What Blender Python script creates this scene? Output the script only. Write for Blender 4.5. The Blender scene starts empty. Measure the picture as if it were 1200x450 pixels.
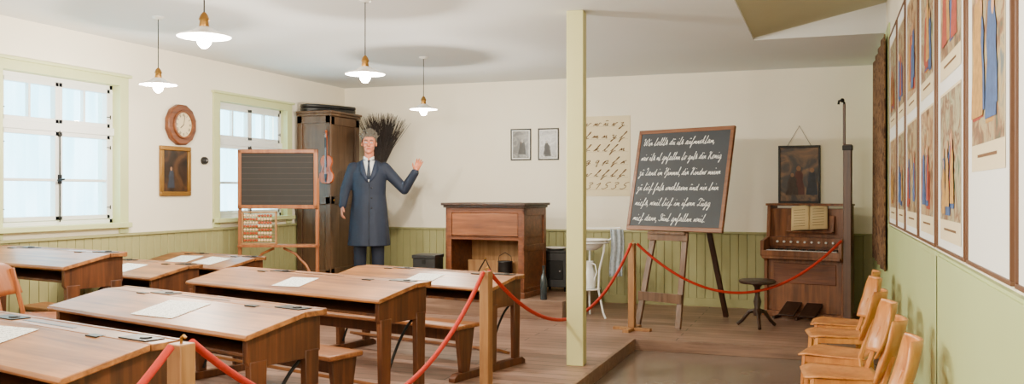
import bpy, math, random
from mathutils import Vector, Matrix, Euler
random.seed(4)
rad=math.radians
def s2l(c):
    c=c/255.0
    return c/12.92 if c<=0.04045 else ((c+0.055)/1.055)**2.4
def C(r,g,b): return (s2l(r),s2l(g),s2l(b),1.0)

# ---------------------------------------------------------------- materials
def newmat(name):
    m=bpy.data.materials.new(name); m.use_nodes=True
    nt=m.node_tree; b=nt.nodes['Principled BSDF']
    return m,nt,b
def paint(name,rgb,rough=0.6,var=0.05,scale=6,bump=0.0,metal=0.0,emit=None,estr=0,coat=0):
    m,nt,b=newmat(name); N=nt.nodes; L=nt.links
    tc=N.new('ShaderNodeTexCoord'); no=N.new('ShaderNodeTexNoise')
    no.inputs['Scale'].default_value=scale; no.inputs['Detail'].default_value=5
    L.new(tc.outputs['Object'],no.inputs['Vector'])
    mx=N.new('ShaderNodeMix'); mx.data_type='RGBA'
    c=C(*rgb)
    mx.inputs[6].default_value=tuple(max(0,x*(1-var*2)) for x in c[:3])+(1,)
    mx.inputs[7].default_value=tuple(min(1,x*(1+var*2)) for x in c[:3])+(1,)
    L.new(no.outputs['Fac'],mx.inputs[0]); L.new(mx.outputs[2],b.inputs['Base Color'])
    b.inputs['Roughness'].default_value=rough; b.inputs['Metallic'].default_value=metal
    if coat: b.inputs['Coat Weight'].default_value=coat
    if bump:
        bp=N.new('ShaderNodeBump'); bp.inputs['Strength'].default_value=bump; bp.inputs['Distance'].default_value=0.01
        n2=N.new('ShaderNodeTexNoise'); n2.inputs['Scale'].default_value=scale*12
        L.new(tc.outputs['Object'],n2.inputs['Vector'])
        L.new(n2.outputs['Fac'],bp.inputs['Height']); L.new(bp.outputs['Normal'],b.inputs['Normal'])
    if emit:
        b.inputs['Emission Color'].default_value=C(*emit); b.inputs['Emission Strength'].default_value=estr
    return m
def wood(name,dark,light,axis='X',scale=5,rough=0.42,stretch=0.07,wear=0.0,bump=0.15):
    m,nt,b=newmat(name); N=nt.nodes; L=nt.links
    tc=N.new('ShaderNodeTexCoord'); mp=N.new('ShaderNodeMapping')
    sc=[1,1,1]; sc['XYZ'.index(axis)]=stretch
    mp.inputs['Scale'].default_value=sc
    oi=N.new('ShaderNodeObjectInfo')
    L.new(tc.outputs['Object'],mp.inputs['Vector'])
    vm=N.new('ShaderNodeVectorMath'); vm.operation='ADD'
    L.new(mp.outputs['Vector'],vm.inputs[0]); L.new(oi.outputs['Random'],vm.inputs[1])
    no=N.new('ShaderNodeTexNoise'); no.inputs['Scale'].default_value=scale*5; no.inputs['Detail'].default_value=7
    no.inputs['Roughness'].default_value=0.62; no.inputs['Distortion'].default_value=0.6
    L.new(vm.outputs['Vector'],no.inputs['Vector'])
    n2=N.new('ShaderNodeTexNoise'); n2.inputs['Scale'].default_value=2.2; n2.inputs['Detail'].default_value=3
    L.new(tc.outputs['Object'],n2.inputs['Vector'])
    cr=N.new('ShaderNodeValToRGB'); cr.color_ramp.elements[0].position=0.32; cr.color_ramp.elements[1].position=0.68
    cr.color_ramp.elements[0].color=C(*dark); cr.color_ramp.elements[1].color=C(*light)
    L.new(no.outputs['Fac'],cr.inputs['Fac'])
    hs=N.new('ShaderNodeHueSaturation')
    mr=N.new('ShaderNodeMapRange'); mr.inputs['From Min'].default_value=0.3; mr.inputs['From Max'].default_value=0.7
    mr.inputs['To Min'].default_value=0.82-wear; mr.inputs['To Max'].default_value=1.14+wear
    L.new(n2.outputs['Fac'],mr.inputs['Value']); L.new(mr.outputs['Result'],hs.inputs['Value'])
    L.new(cr.outputs['Color'],hs.inputs['Color']); L.new(hs.outputs['Color'],b.inputs['Base Color'])
    b.inputs['Roughness'].default_value=rough
    bp=N.new('ShaderNodeBump'); bp.inputs['Strength'].default_value=bump; bp.inputs['Distance'].default_value=0.004
    L.new(no.outputs['Fac'],bp.inputs['Height']); L.new(bp.outputs['Normal'],b.inputs['Normal'])
    return m
def planks(name,c1,c2,mortar,bw,rh,rough=0.5,rot=0.0,gap=0.006):
    m,nt,b=newmat(name); N=nt.nodes; L=nt.links
    tc=N.new('ShaderNodeTexCoord'); mp=N.new('ShaderNodeMapping'); mp.inputs['Rotation'].default_value=(0,0,rot)
    br=N.new('ShaderNodeTexBrick'); br.inputs['Scale'].default_value=1; br.inputs['Brick Width'].default_value=bw
    br.inputs['Row Height'].default_value=rh; br.inputs['Mortar Size'].default_value=gap; br.inputs['Mortar Smooth'].default_value=0.2
    br.inputs['Color1'].default_value=C(*c1); br.inputs['Color2'].default_value=C(*c2); br.inputs['Mortar'].default_value=C(*mortar)
    L.new(tc.outputs['Object'],mp.inputs['Vector']); L.new(mp.outputs['Vector'],br.inputs['Vector'])
    m2=N.new('ShaderNodeMapping'); m2.inputs['Scale'].default_value=(1.2,18,1)
    L.new(mp.outputs['Vector'],m2.inputs['Vector'])
    no=N.new('ShaderNodeTexNoise'); no.inputs['Scale'].default_value=3; no.inputs['Detail'].default_value=8
    L.new(m2.outputs['Vector'],no.inputs['Vector'])
    n3=N.new('ShaderNodeTexNoise'); n3.inputs['Scale'].default_value=1.6; n3.inputs['Detail'].default_value=4
    L.new(tc.outputs['Object'],n3.inputs['Vector'])
    ad=N.new('ShaderNodeMath'); ad.operation='ADD'; L.new(no.outputs['Fac'],ad.inputs[0]); L.new(n3.outputs['Fac'],ad.inputs[1])
    mr=N.new('ShaderNodeMapRange'); mr.inputs['From Min'].default_value=0.6; mr.inputs['From Max'].default_value=1.4
    mr.inputs['To Min'].default_value=0.5; mr.inputs['To Max'].default_value=1.45
    L.new(ad.outputs[0],mr.inputs['Value'])
    hs=N.new('ShaderNodeHueSaturation'); L.new(br.outputs['Color'],hs.inputs['Color']); L.new(mr.outputs['Result'],hs.inputs['Value'])
    L.new(hs.outputs['Color'],b.inputs['Base Color'])
    b.inputs['Roughness'].default_value=rough
    bp=N.new('ShaderNodeBump'); bp.inputs['Strength'].default_value=0.3; bp.inputs['Distance'].default_value=0.005
    L.new(hs.outputs['Color'],bp.inputs['Height']); L.new(bp.outputs['Normal'],b.inputs['Normal'])
    return m
def picture_mat(name,cols,scale=6,rough=0.5):
    m,nt,b=newmat(name); N=nt.nodes; L=nt.links
    tc=N.new('ShaderNodeTexCoord'); no=N.new('ShaderNodeTexNoise'); no.inputs['Scale'].default_value=scale
    no.inputs['Detail'].default_value=6; no.inputs['Distortion'].default_value=1.2
    L.new(tc.outputs['Object'],no.inputs['Vector'])
    cr=N.new('ShaderNodeValToRGB'); e=cr.color_ramp.elements
    n=len(cols)
    e[0].position=0.3; e[0].color=C(*cols[0]); e[1].position=0.7; e[1].color=C(*cols[-1])
    for i in range(1,n-1):
        x=e.new(0.3+0.4*i/(n-1)); x.color=C(*cols[i])
    L.new(no.outputs['Fac'],cr.inputs['Fac']); L.new(cr.outputs['Color'],b.inputs['Base Color'])
    b.inputs['Roughness'].default_value=rough
    return m
def printed_paper(name):
    m,nt,b=newmat(name); N=nt.nodes; L=nt.links
    tc=N.new('ShaderNodeTexCoord'); wv=N.new('ShaderNodeTexWave'); wv.bands_direction='Y'; wv.inputs['Scale'].default_value=22
    no=N.new('ShaderNodeTexNoise'); no.inputs['Scale'].default_value=120
    L.new(tc.outputs['Object'],wv.inputs['Vector']); L.new(tc.outputs['Object'],no.inputs['Vector'])
    mu=N.new('ShaderNodeMath'); mu.operation='MULTIPLY'; L.new(wv.outputs['Fac'],mu.inputs[0]); L.new(no.outputs['Fac'],mu.inputs[1])
    cr=N.new('ShaderNodeValToRGB'); cr.color_ramp.elements[0].position=0.42; cr.color_ramp.elements[1].position=0.5
    cr.color_ramp.elements[0].color=C(238,238,232); cr.color_ramp.elements[1].color=C(120,120,118)
    L.new(mu.outputs[0],cr.inputs['Fac']); L.new(cr.outputs['Color'],b.inputs['Base Color']); b.inputs['Roughness'].default_value=0.7
    return m
def emis(name,rgb,s):
    m,nt,b=newmat(name); nt.nodes.remove(b); e=nt.nodes.new('ShaderNodeEmission')
    e.inputs['Color'].default_value=C(*rgb); e.inputs['Strength'].default_value=s
    nt.links.new(e.outputs[0],nt.nodes['Material Output'].inputs['Surface']); return m
def sheer(name,rgb):
    m,nt,b=newmat(name); nt.nodes.remove(b); N=nt.nodes; L=nt.links
    t=N.new('ShaderNodeBsdfTranslucent'); t.inputs['Color'].default_value=C(*rgb)
    p=N.new('ShaderNodeBsdfTransparent'); x=N.new('ShaderNodeMixShader'); p.inputs['Color'].default_value=C(190,228,240)
    tc=N.new('ShaderNodeTexCoord'); no=N.new('ShaderNodeTexNoise'); no.inputs['Scale'].default_value=2.2
    mp=N.new('ShaderNodeMapping'); mp.inputs['Scale'].default_value=(2.5,1,0.5)
    L.new(tc.outputs['Object'],mp.inputs['Vector']); L.new(mp.outputs['Vector'],no.inputs['Vector'])
    mr=N.new('ShaderNodeMapRange'); mr.inputs['From Min'].default_value=0.35; mr.inputs['From Max'].default_value=0.65; mr.inputs['To Min'].default_value=0.0; mr.inputs['To Max'].default_value=0.6
    L.new(no.outputs['Fac'],mr.inputs['Value']); L.new(mr.outputs['Result'],x.inputs[0])
    L.new(t.outputs[0],x.inputs[1]); L.new(p.outputs[0],x.inputs[2]); L.new(x.outputs[0],N['Material Output'].inputs['Surface']); return m
def glassm(name):
    m,nt,b=newmat(name); nt.nodes.remove(b); N=nt.nodes; L=nt.links
    g=N.new('ShaderNodeBsdfGlossy'); g.inputs['Roughness'].default_value=0.02
    p=N.new('ShaderNodeBsdfTransparent'); x=N.new('ShaderNodeMixShader'); x.inputs[0].default_value=0.06
    L.new(p.outputs[0],x.inputs[1]); L.new(g.outputs[0],x.inputs[2]); L.new(x.outputs[0],N['Material Output'].inputs['Surface']); return m

WALLM=paint('plaster_white',(240,232,212),0.85,0.02,2,0.08)
CEILM=paint('ceiling_paint',(222,224,224),0.8,0.015,1.5)
RECM=paint('recess_paint',(190,188,158),0.8,0.03,2)
GREENW=paint('wainscot_green',(156,153,104),0.55,0.06,3)
GREENR=paint('wall_green',(184,198,138),0.5,0.03,2)
GREENC=paint('casing_green',(200,206,150),0.5,0.03,4)
POSTM=paint('post_green',(206,203,144),0.5,0.04,4)
FLOORD=paint('linoleum_grey_brown',(116,100,88),0.22,0.16,1.8)
PLATM=planks('platform_planks',(152,118,100),(120,92,78),(44,31,26),2.6,0.15,0.42)
NOSE=wood('nosing_wood',(104,78,62),(150,118,98),'X',4)
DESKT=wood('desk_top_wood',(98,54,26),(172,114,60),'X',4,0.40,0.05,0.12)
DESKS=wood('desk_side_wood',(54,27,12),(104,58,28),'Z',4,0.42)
BENCHW=wood('bench_wood',(106,60,28),(160,102,56),'X',4,0.4)
DARKW=wood('dark_wood',(34,20,13),(66,40,26),'Z',4,0.4)
CABW=wood('cabinet_wood',(66,46,31),(102,74,51),'Z',3,0.45)
REDW=wood('red_brown_wood',(82,42,20),(128,72,38),'X',4,0.4)
REDW2=wood('red_brown_panel',(90,48,24),(136,80,44),'X',4,0.4)
HARW=wood('harmonium_wood',(92,54,30),(148,92,54),'Z',4,0.38)
LIGHTW=wood('light_wood',(140,96,54),(180,134,84),'Z',4,0.5)
PLYW=wood('honey_plywood',(182,108,48),(224,152,78),'Z',3,0.3,0.12)
POSTW=wood('barrier_wood',(128,84,46),(166,120,72),'Z',4,0.5)
IRON=paint('black_iron',(24,23,23),0.45,0.1,10,0,0.6)
BLACK=paint('black_paint',(16,16,18),0.45,0.1,8)
BRASS=paint('brass',(160,118,58),0.35,0.05,10,0,0.9)
STEEL=paint('steel',(170,172,175),0.3,0.05,10,0,0.9)
WHITEF=paint('window_white',(232,234,232),0.4,0.02,6)
ENAM=paint('white_enamel',(235,236,234),0.2,0.02,6)
SLATE=paint('slate_black',(42,46,52),0.6,0.14,3)
SLATE2=paint('slate_dark_brown',(30,27,26),0.65,0.12,3)
CHALK=paint('chalk',(240,240,235),0.9,0.02,20)
CREAMP=paint('cream_paper',(226,210,172),0.8,0.03,4)
INK=paint('brown_ink',(108,76,46),0.8,0.02,6)
WPAPER=paint('white_paper',(240,240,236),0.8,0.01,4)
PPAPER=printed_paper('printed_paper')
ROPEM=paint('orange_rope',(182,36,10),0.75,0.1,60,0.4)
GOLD=paint('gold_frame',(140,100,40),0.4,0.15,20,0.1,0.5)
FRAMEB=paint('thin_brown_frame',(100,66,44),0.5,0.05,8)
GLASS=glassm('clear_glass')
SHEER=sheer('sheer_curtain',(145,205,218))
BULB=emis('bulb_glow',(255,240,208),300)
DIAL=paint('clock_dial',(225,206,166),0.5,0.03,5)

# ---------------------------------------------------------------- mesh builder
class M:
    def __init__(s): s.v=[]; s.f=[]; s.m=[]; s.cur=0
    def add(s,vs,fs):
        o=len(s.v); s.v+= [tuple(v) for v in vs]
        for f in fs: s.f.append(tuple(i+o for i in f)); s.m.append(s.cur)
        return s
    def box(s,c,d,R=None):
        hx,hy,hz=d[0]/2,d[1]/2,d[2]/2; c=Vector(c)
        vs=[Vector((x,y,z)) for x in(-hx,hx) for y in(-hy,hy) for z in(-hz,hz)]
        if R is not None: vs=[R@v for v in vs]
        s.add([v+c for v in vs],[(0,1,3,2),(4,6,7,5),(0,4,5,1),(2,3,7,6),(0,2,6,4),(1,5,7,3)]); return s
    def bb(s,x0,x1,y0,y1,z0,z1): return s.box(((x0+x1)/2,(y0+y1)/2,(z0+z1)/2),(x1-x0,y1-y0,z1-z0))
    def beam(s,p0,p1,w,t,up=(0,0,1)):
        p0=Vector(p0);p1=Vector(p1);d=(p1-p0);L=d.length;d.normalize()
        up=Vector(up); sx=d.cross(up)
        if sx.length<1e-3: sx=d.cross(Vector((1,0,0)))
        sx.normalize(); sy=sx.cross(d)
        R=Matrix((sx,sy,d)).transposed()
        return s.box((p0+p1)/2,(w,t,L),R)
    def prism(s,poly,axis,a,b):
        def mk(p,t):
            if axis=='x': return (t,p[0],p[1])
            if axis=='y': return (p[0],t,p[1])
            return (p[0],p[1],t)
        n=len(poly)
        ar=sum(poly[i][0]*poly[(i+1)%n][1]-poly[(i+1)%n][0]*poly[i][1] for i in range(n))
        if ar<0: poly=poly[::-1]
        vs=[mk(p,a) for p in poly]+[mk(p,b) for p in poly]
        fs=[(i,(i+1)%n,n+(i+1)%n,n+i) for i in range(n)]+[tuple(range(n-1,-1,-1)),tuple(range(n,2*n))]
        if axis=='y': fs=[f[::-1] for f in fs]
        if b<a: fs=[f[::-1] for f in fs]
        return s.add(vs,fs)
    def tube(s,pts,r,n=10,cap=True):
        pts=[Vector(p) for p in pts]; k=len(pts)
        rs=r if isinstance(r,(list,tuple)) else [r]*k
        vs=[];u=None
        for i,p in enumerate(pts):
            t=(pts[min(i+1,k-1)]-pts[max(i-1,0)])
            if t.length<1e-9: t=Vector((0,0,1))
            t.normalize()
            if u is None:
                u=t.cross(Vector((0,0,1)))
                if u.length<0.1: u=t.cross(Vector((1,0,0)))
            u=u-t*u.dot(t)
            if u.length<1e-6: u=t.orthogonal()
            u.normalize(); w=t.cross(u)
            for j in range(n):
                a=2*math.pi*j/n; vs.append(p+(u*math.cos(a)+w*math.sin(a))*rs[i])
        fs=[]
        for i in range(k-1):
            for j in range(n):
                fs.append((i*n+j,i*n+(j+1)%n,(i+1)*n+(j+1)%n,(i+1)*n+j))
        if cap: fs+=[tuple(range(n-1,-1,-1)),tuple((k-1)*n+j for j in range(n))]
        return s.add(vs,fs)
    def cyl(s,p0,p1,r0,r1=None,n=16): return s.tube([p0,p1],[r0,r0 if r1 is None else r1],n)
    def lathe(s,prof,c=(0,0,0),n=24,R=None):
        c=Vector(c);vs=[];k=len(prof)
        for r,z in prof:
            for j in range(n):
                a=2*math.pi*j/n; v=Vector((max(r,1e-4)*math.cos(a),max(r,1e-4)*math.sin(a),z))
                if R is not None: v=R@v
                vs.append(v+c)
        fs=[(i*n+j,i*n+(j+1)%n,(i+1)*n+(j+1)%n,(i+1)*n+j) for i in range(k-1) for j in range(n)]
        fs+=[tuple(range(n-1,-1,-1)),tuple((k-1)*n+j for j in range(n))]
        return s.add(vs,fs)
    def ell(s,c,r,R=None,n=18,keep=None):
        c=Vector(c);vs=[];m=n//2
        if not isinstance(r,(list,tuple)): r=(r,r,r)
        for i in range(m+1):
            th=math.pi*i/m
            for j in range(n):
                a=2*math.pi*j/n
                v=Vector((r[0]*math.sin(th)*math.cos(a),r[1]*math.sin(th)*math.sin(a),-r[2]*math.cos(th)))
                if R is not None: v=R@v
                vs.append(v+c)
        fs=[]
        for i in range(m):
            for j in range(n):
                q=(i*n+j,i*n+(j+1)%n,(i+1)*n+(j+1)%n,(i+1)*n+j)
                if keep is None or keep(sum((vs[x] for x in q),Vector())/4): fs.append(q)
        return s.add(vs,fs)
    def loft(s,rings):
        n=len(rings[0]);vs=[v for r in rings for v in r];k=len(rings)
        fs=[(i*n+j,i*n+(j+1)%n,(i+1)*n+(j+1)%n,(i+1)*n+j) for i in range(k-1) for j in range(n)]
        fs+=[tuple(range(n-1,-1,-1)),tuple((k-1)*n+j for j in range(n))]
        return s.add(vs,fs)
    def surf(s,fn,nu,nv):
        vs=[fn(i/nu,j/nv) for i in range(nu+1) for j in range(nv+1)]
        fs=[(i*(nv+1)+j,(i+1)*(nv+1)+j,(i+1)*(nv+1)+j+1,i*(nv+1)+j+1) for i in range(nu) for j in range(nv)]
        return s.add(vs,fs)
    def ribbon(s,pl,w,y):
        for a,b in zip(pl[:-1],pl[1:]):
            dx,dz=b[0]-a[0],b[1]-a[1]; l=math.hypot(dx,dz)
            if l<1e-6: continue
            dx/=l;dz/=l; nx,nz=-dz*w/2,dx*w/2; e=w*0.35
            s.add([(a[0]-dx*e-nx,y,a[1]-dz*e-nz),(b[0]+dx*e-nx,y,b[1]+dz*e-nz),(b[0]+dx*e+nx,y,b[1]+dz*e+nz),(a[0]-dx*e+nx,y,a[1]-dz*e+nz)],[(0,1,2,3)])
        return s
    def make(s,name,mat,parent=None,bevel=0,loc=None,label=None):
        me=bpy.data.meshes.new(name); me.from_pydata(s.v,[],s.f)
        mats=mat if isinstance(mat,(list,tuple)) else [mat]
        for x in mats: me.materials.append(x)
        if len(mats)>1: me.polygons.foreach_set('material_index',s.m)
        me.polygons.foreach_set('use_smooth',[True]*len(me.polygons))
        me.update(); me.set_sharp_from_angle(angle=rad(38))
        o=bpy.data.objects.new(name,me); bpy.context.scene.collection.objects.link(o)
        if parent: o.parent=parent
        if bevel:
            b=o.modifiers.new('bevel','BEVEL'); b.width=bevel; b.segments=2; b.limit_method='ANGLE'; b.angle_limit=rad(50)
        if label: o['label']=label
        return o
def thing(name,label,cat,loc=(0,0,0),rz=0,group=None,rot=None):
    e=bpy.data.objects.new(name,None); e.empty_display_size=0.1
    bpy.context.scene.collection.objects.link(e)
    e.location=loc; e.rotation_euler=rot if rot else (0,0,rz)
    e['label']=label; e['category']=cat
    if group: e['group']=group
    return e
def top(o,label,cat,group=None,loc=None,rz=None,rot=None):
    o['label']=label;o['category']=cat
    if group:o['group']=group
    if loc:o.location=loc
    if rz is not None:o.rotation_euler=(0,0,rz)
    if rot:o.rotation_euler=rot
    return o
def struct(o): o['kind']='structure'; return o
def clone(root,loc,rz=None,label=None):
    def cp(o,par):
        n=o.copy(); bpy.context.scene.collection.objects.link(n)
        if par: n.parent=par
        for ch in o.children: cp(ch,n)
        return n
    r=cp(root,None); r.location=loc
    if rz is not None: r.rotation_euler=(0,0,rz)
    if label: r['label']=label
    return r

# ---------------------------------------------------------------- room shell
RX,LX,BY,CZ=0.49,-6.2,10.63,2.76
FY=-2.5
m=M()
ys=[FY,2.6,3.85,5.29,6.54,7.97,9.24,BY]
for i in range(len(ys)-1):
    a,b=ys[i],ys[i+1]
    if i%2==0: m.bb(-6.45,LX,a,b,-0.1,CZ)
    else: m.bb(-6.45,LX,a,b,-0.1,1.06).bb(-6.45,LX,a,b,2.34,CZ)
struct(m.make('wall_left',WALLM))
struct(M().bb(-6.45,RX+0.16,BY,BY+0.17,-0.1,CZ).make('wall_back',WALLM))
struct(M().bb(-6.45,RX+0.16,FY-0.17,FY,-0.1,CZ+0.35).make('wall_front',WALLM))
struct(M().bb(RX,RX+0.16,FY,BY,-0.1,3.1).make('wall_right',WALLM))
struct(M().bb(-6.45,RX+0.16,FY,BY+0.17,-0.2,-0.1).make('floor',FLOORD))
m=M(); x1=-0.648
m.bb(-6.45,x1,FY,BY+0.17,CZ,CZ+0.1).bb(x1,RX,8.517,BY+0.17,CZ,CZ+0.35).bb(x1,RX,FY,5.5,CZ,CZ+0.35)
m.cur=1; m.prism([(x1,CZ+0.02),(RX,CZ+0.27),(RX,CZ+0.37),(x1,CZ+0.12)],'y',5.5,8.517)
struct(m.make('ceiling',[CEILM,RECM]))
# platform
m=M().prism([(LX+0.03,FY+0.03),(-1.68,FY+0.03),(-1.68,8.066),(RX-0.03,8.066),(RX-0.03,BY-0.03),(LX+0.03,BY-0.03)],'z',-0.1,0.0)
top(m.make('wooden_platform',PLATM),'low raised platform of worn reddish-brown floorboards','platform')
m=M().bb(-1.70,-1.665,FY+0.03,8.05,-0.1,0.004).bb(-1.70,RX-0.02,8.05,8.085,-0.1,0.004)
struct(m.make('trim_1',NOSE,bevel=0.003))
# wainscots
def boards(m,a,b,z0,z1,fn,w=0.095):
    n=int((b-a)/w)
    w=(b-a)/n
    for i in range(n): fn(m,a+i*w+0.003,a+(i+1)*w-0.003,z0,z1)
m=M(); boards(m,LX+0.03,RX-0.02,-0.1,0.86,lambda m,a,b,z0,z1:m.bb(a,b,BY-0.022,BY-0.004,z0,z1))
m.bb(LX+0.03,RX,BY-0.01,BY,-0.1,0.86).bb(LX+0.03,RX,BY-0.04,BY,0.86,0.885)
struct(m.make('trim_2',GREENW,bevel=0.003))
m=M(); boards(m,FY+0.02,BY-0.03,-0.1,0.94,lambda m,a,b,z0,z1:m.bb(LX+0.004,LX+0.022,a,b,z0,z1))
m.bb(LX,LX+0.01,FY+0.02,BY-0.03,-0.1,0.94).bb(LX,LX+0.04,FY+0.02,BY-0.03,0.94,0.965)
struct(m.make('trim_3',GREENW,bevel=0.003))
m=M().bb(RX-0.012,RX,FY,8.0,-0.1,1.06).bb(RX-0.02,RX,FY,8.0,1.05,1.075).bb(RX-0.012,RX,8.0,BY,-0.1,CZ)
m.bb(RX-0.03,RX,4.36,4.44,-0.1,1.07).bb(RX-0.03,RX,FY,4.40,-0.1,1.065)
struct(m.make('trim_4',GREENR,bevel=0.002))
struct(M().bb(LX+0.03,RX-0.03,BY-0.03,BY-0.02,0.0,0.1).make('baseboard_back',GREENW,bevel=0.003))
# post
o=M().bb(-0.067,0.067,-0.067,0.067,0,CZ).make('support_post',POSTM,bevel=0.006)
top(o,'square pale green painted wooden ceiling support post','post',loc=(-1.852,6.713,0),rz=rad(4))

# windows
def window(n,yc,w):
    r=bpy.data.objects.new('window_%d'%n,None); bpy.context.scene.collection.objects.link(r); r.location=(LX,yc,1.06); r.rotation_euler=(0,0,rad(90)); struct(r)
    h=1.28; hw=w/2
    m=M()
    for x0,x1,z0,z1 in((-hw-0.1,-hw+0.005,-0.09,h+0.09),(hw-0.005,hw+0.1,-0.09,h+0.09),(-hw,hw,h-0.005,h+0.09)):
        m.bb(x0,x1,-0.022,0,z0,z1)
    m.bb(-hw-0.12,hw+0.12,-0.05,0,h+0.075,h+0.1)
    m.bb(-hw,-hw+0.006,0,0.12,0,h).bb(hw-0.006,hw,0,0.12,0,h).bb(-hw,hw,0,0.12,h-0.006,h)
    m.make('casing',GREENC,r,0.003)
    M().bb(-hw-0.1,hw+0.1,-0.07,0.12,-0.04,0.006).make('sill',GREENC,r,0.005)
    m=M(); y0,y1=0.07,0.13
    f=0.045
    m.bb(-hw,-hw+f,y0,y1,0,h).bb(hw-f,hw,y0,y1,0,h).bb(-hw,hw,y0,y1,0,f).bb(-hw,hw,y0,y1,h-f,h).bb(-hw,hw,y0-0.02,y1,0.81,0.88)
    m.make('frame',WHITEF,r,0.004)
    for sx in(-1,1):
        m=M(); a,b=(0.0,hw-f) if sx>0 else (-hw+f,0.0)
        for (z0,z1,bar) in((f,0.81,0),(0.88,h-f,1)):
            g=0.038
            m.bb(a,a+g,y0-0.01,y1-0.01,z0,z1).bb(b-g,b,y0-0.01,y1-0.01,z0,z1).bb(a,b,y0-0.01,y1-0.01,z0,z0+g).bb(a,b,y0-0.01,y1-0.01,z1-g,z1)
            if bar: m.bb((a+b)/2-0.011,(a+b)/2+0.011,y0,y1-0.02,z0,z1)
            else: m.bb(a,b,y0,y1-0.02,0.38,0.405)
        m.make('casement',WHITEF,r,0.003)
        m=M(); e=hw-f-0.02
        for z in(0.15,0.7,0.98): m.bb(sx*e-0.02,sx*e+0.02,y0-0.014,y0-0.008,z-0.004,z+0.004); m.cyl((sx*e+sx*0.02,y0-0.014,z-0.018),(sx*e+sx*0.02,y0-0.014,z+0.018),0.005,n=8)
        m.make('hinge',IRON,r)
    m=M().cyl((0,y0-0.022,0.03),(0,y0-0.022,0.82),0.005,n=8)
    for z in(0.06,0.78): m.bb(-0.014,0.014,y0-0.026,y0-0.008,z-0.01,z+0.01)
    m.bb(-0.014,0.014,y0-0.03,y0-0.008,0.36,0.44).cyl((0,y0-0.02,0.4),(0,y0-0.06,0.4),0.008,n=8).cyl((-0.06,y0-0.06,0.39),(0.01,y0-0.06,0.4),0.009,n=8)
    m.make('latch',IRON,r)
    M().bb(-hw+0.02,hw-0.02,0.098,0.101,0.02,h-0.02).make('pane',GLASS,r)
    def fn(u,v):
        x=-hw+0.01+u*(w-0.02); return (x,0.19+0.012*math.sin(u*60)+0.006*math.sin(u*23+v*3),0.01+v*(h-0.02))
    M().surf(fn,110,4).make('sheer_curtain',SHEER,r)
window(1,5.915,1.25); window(2,8.605,1.27); window(3,3.225,1.25)  # third window is out of view, added to let in more daylight

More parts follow.
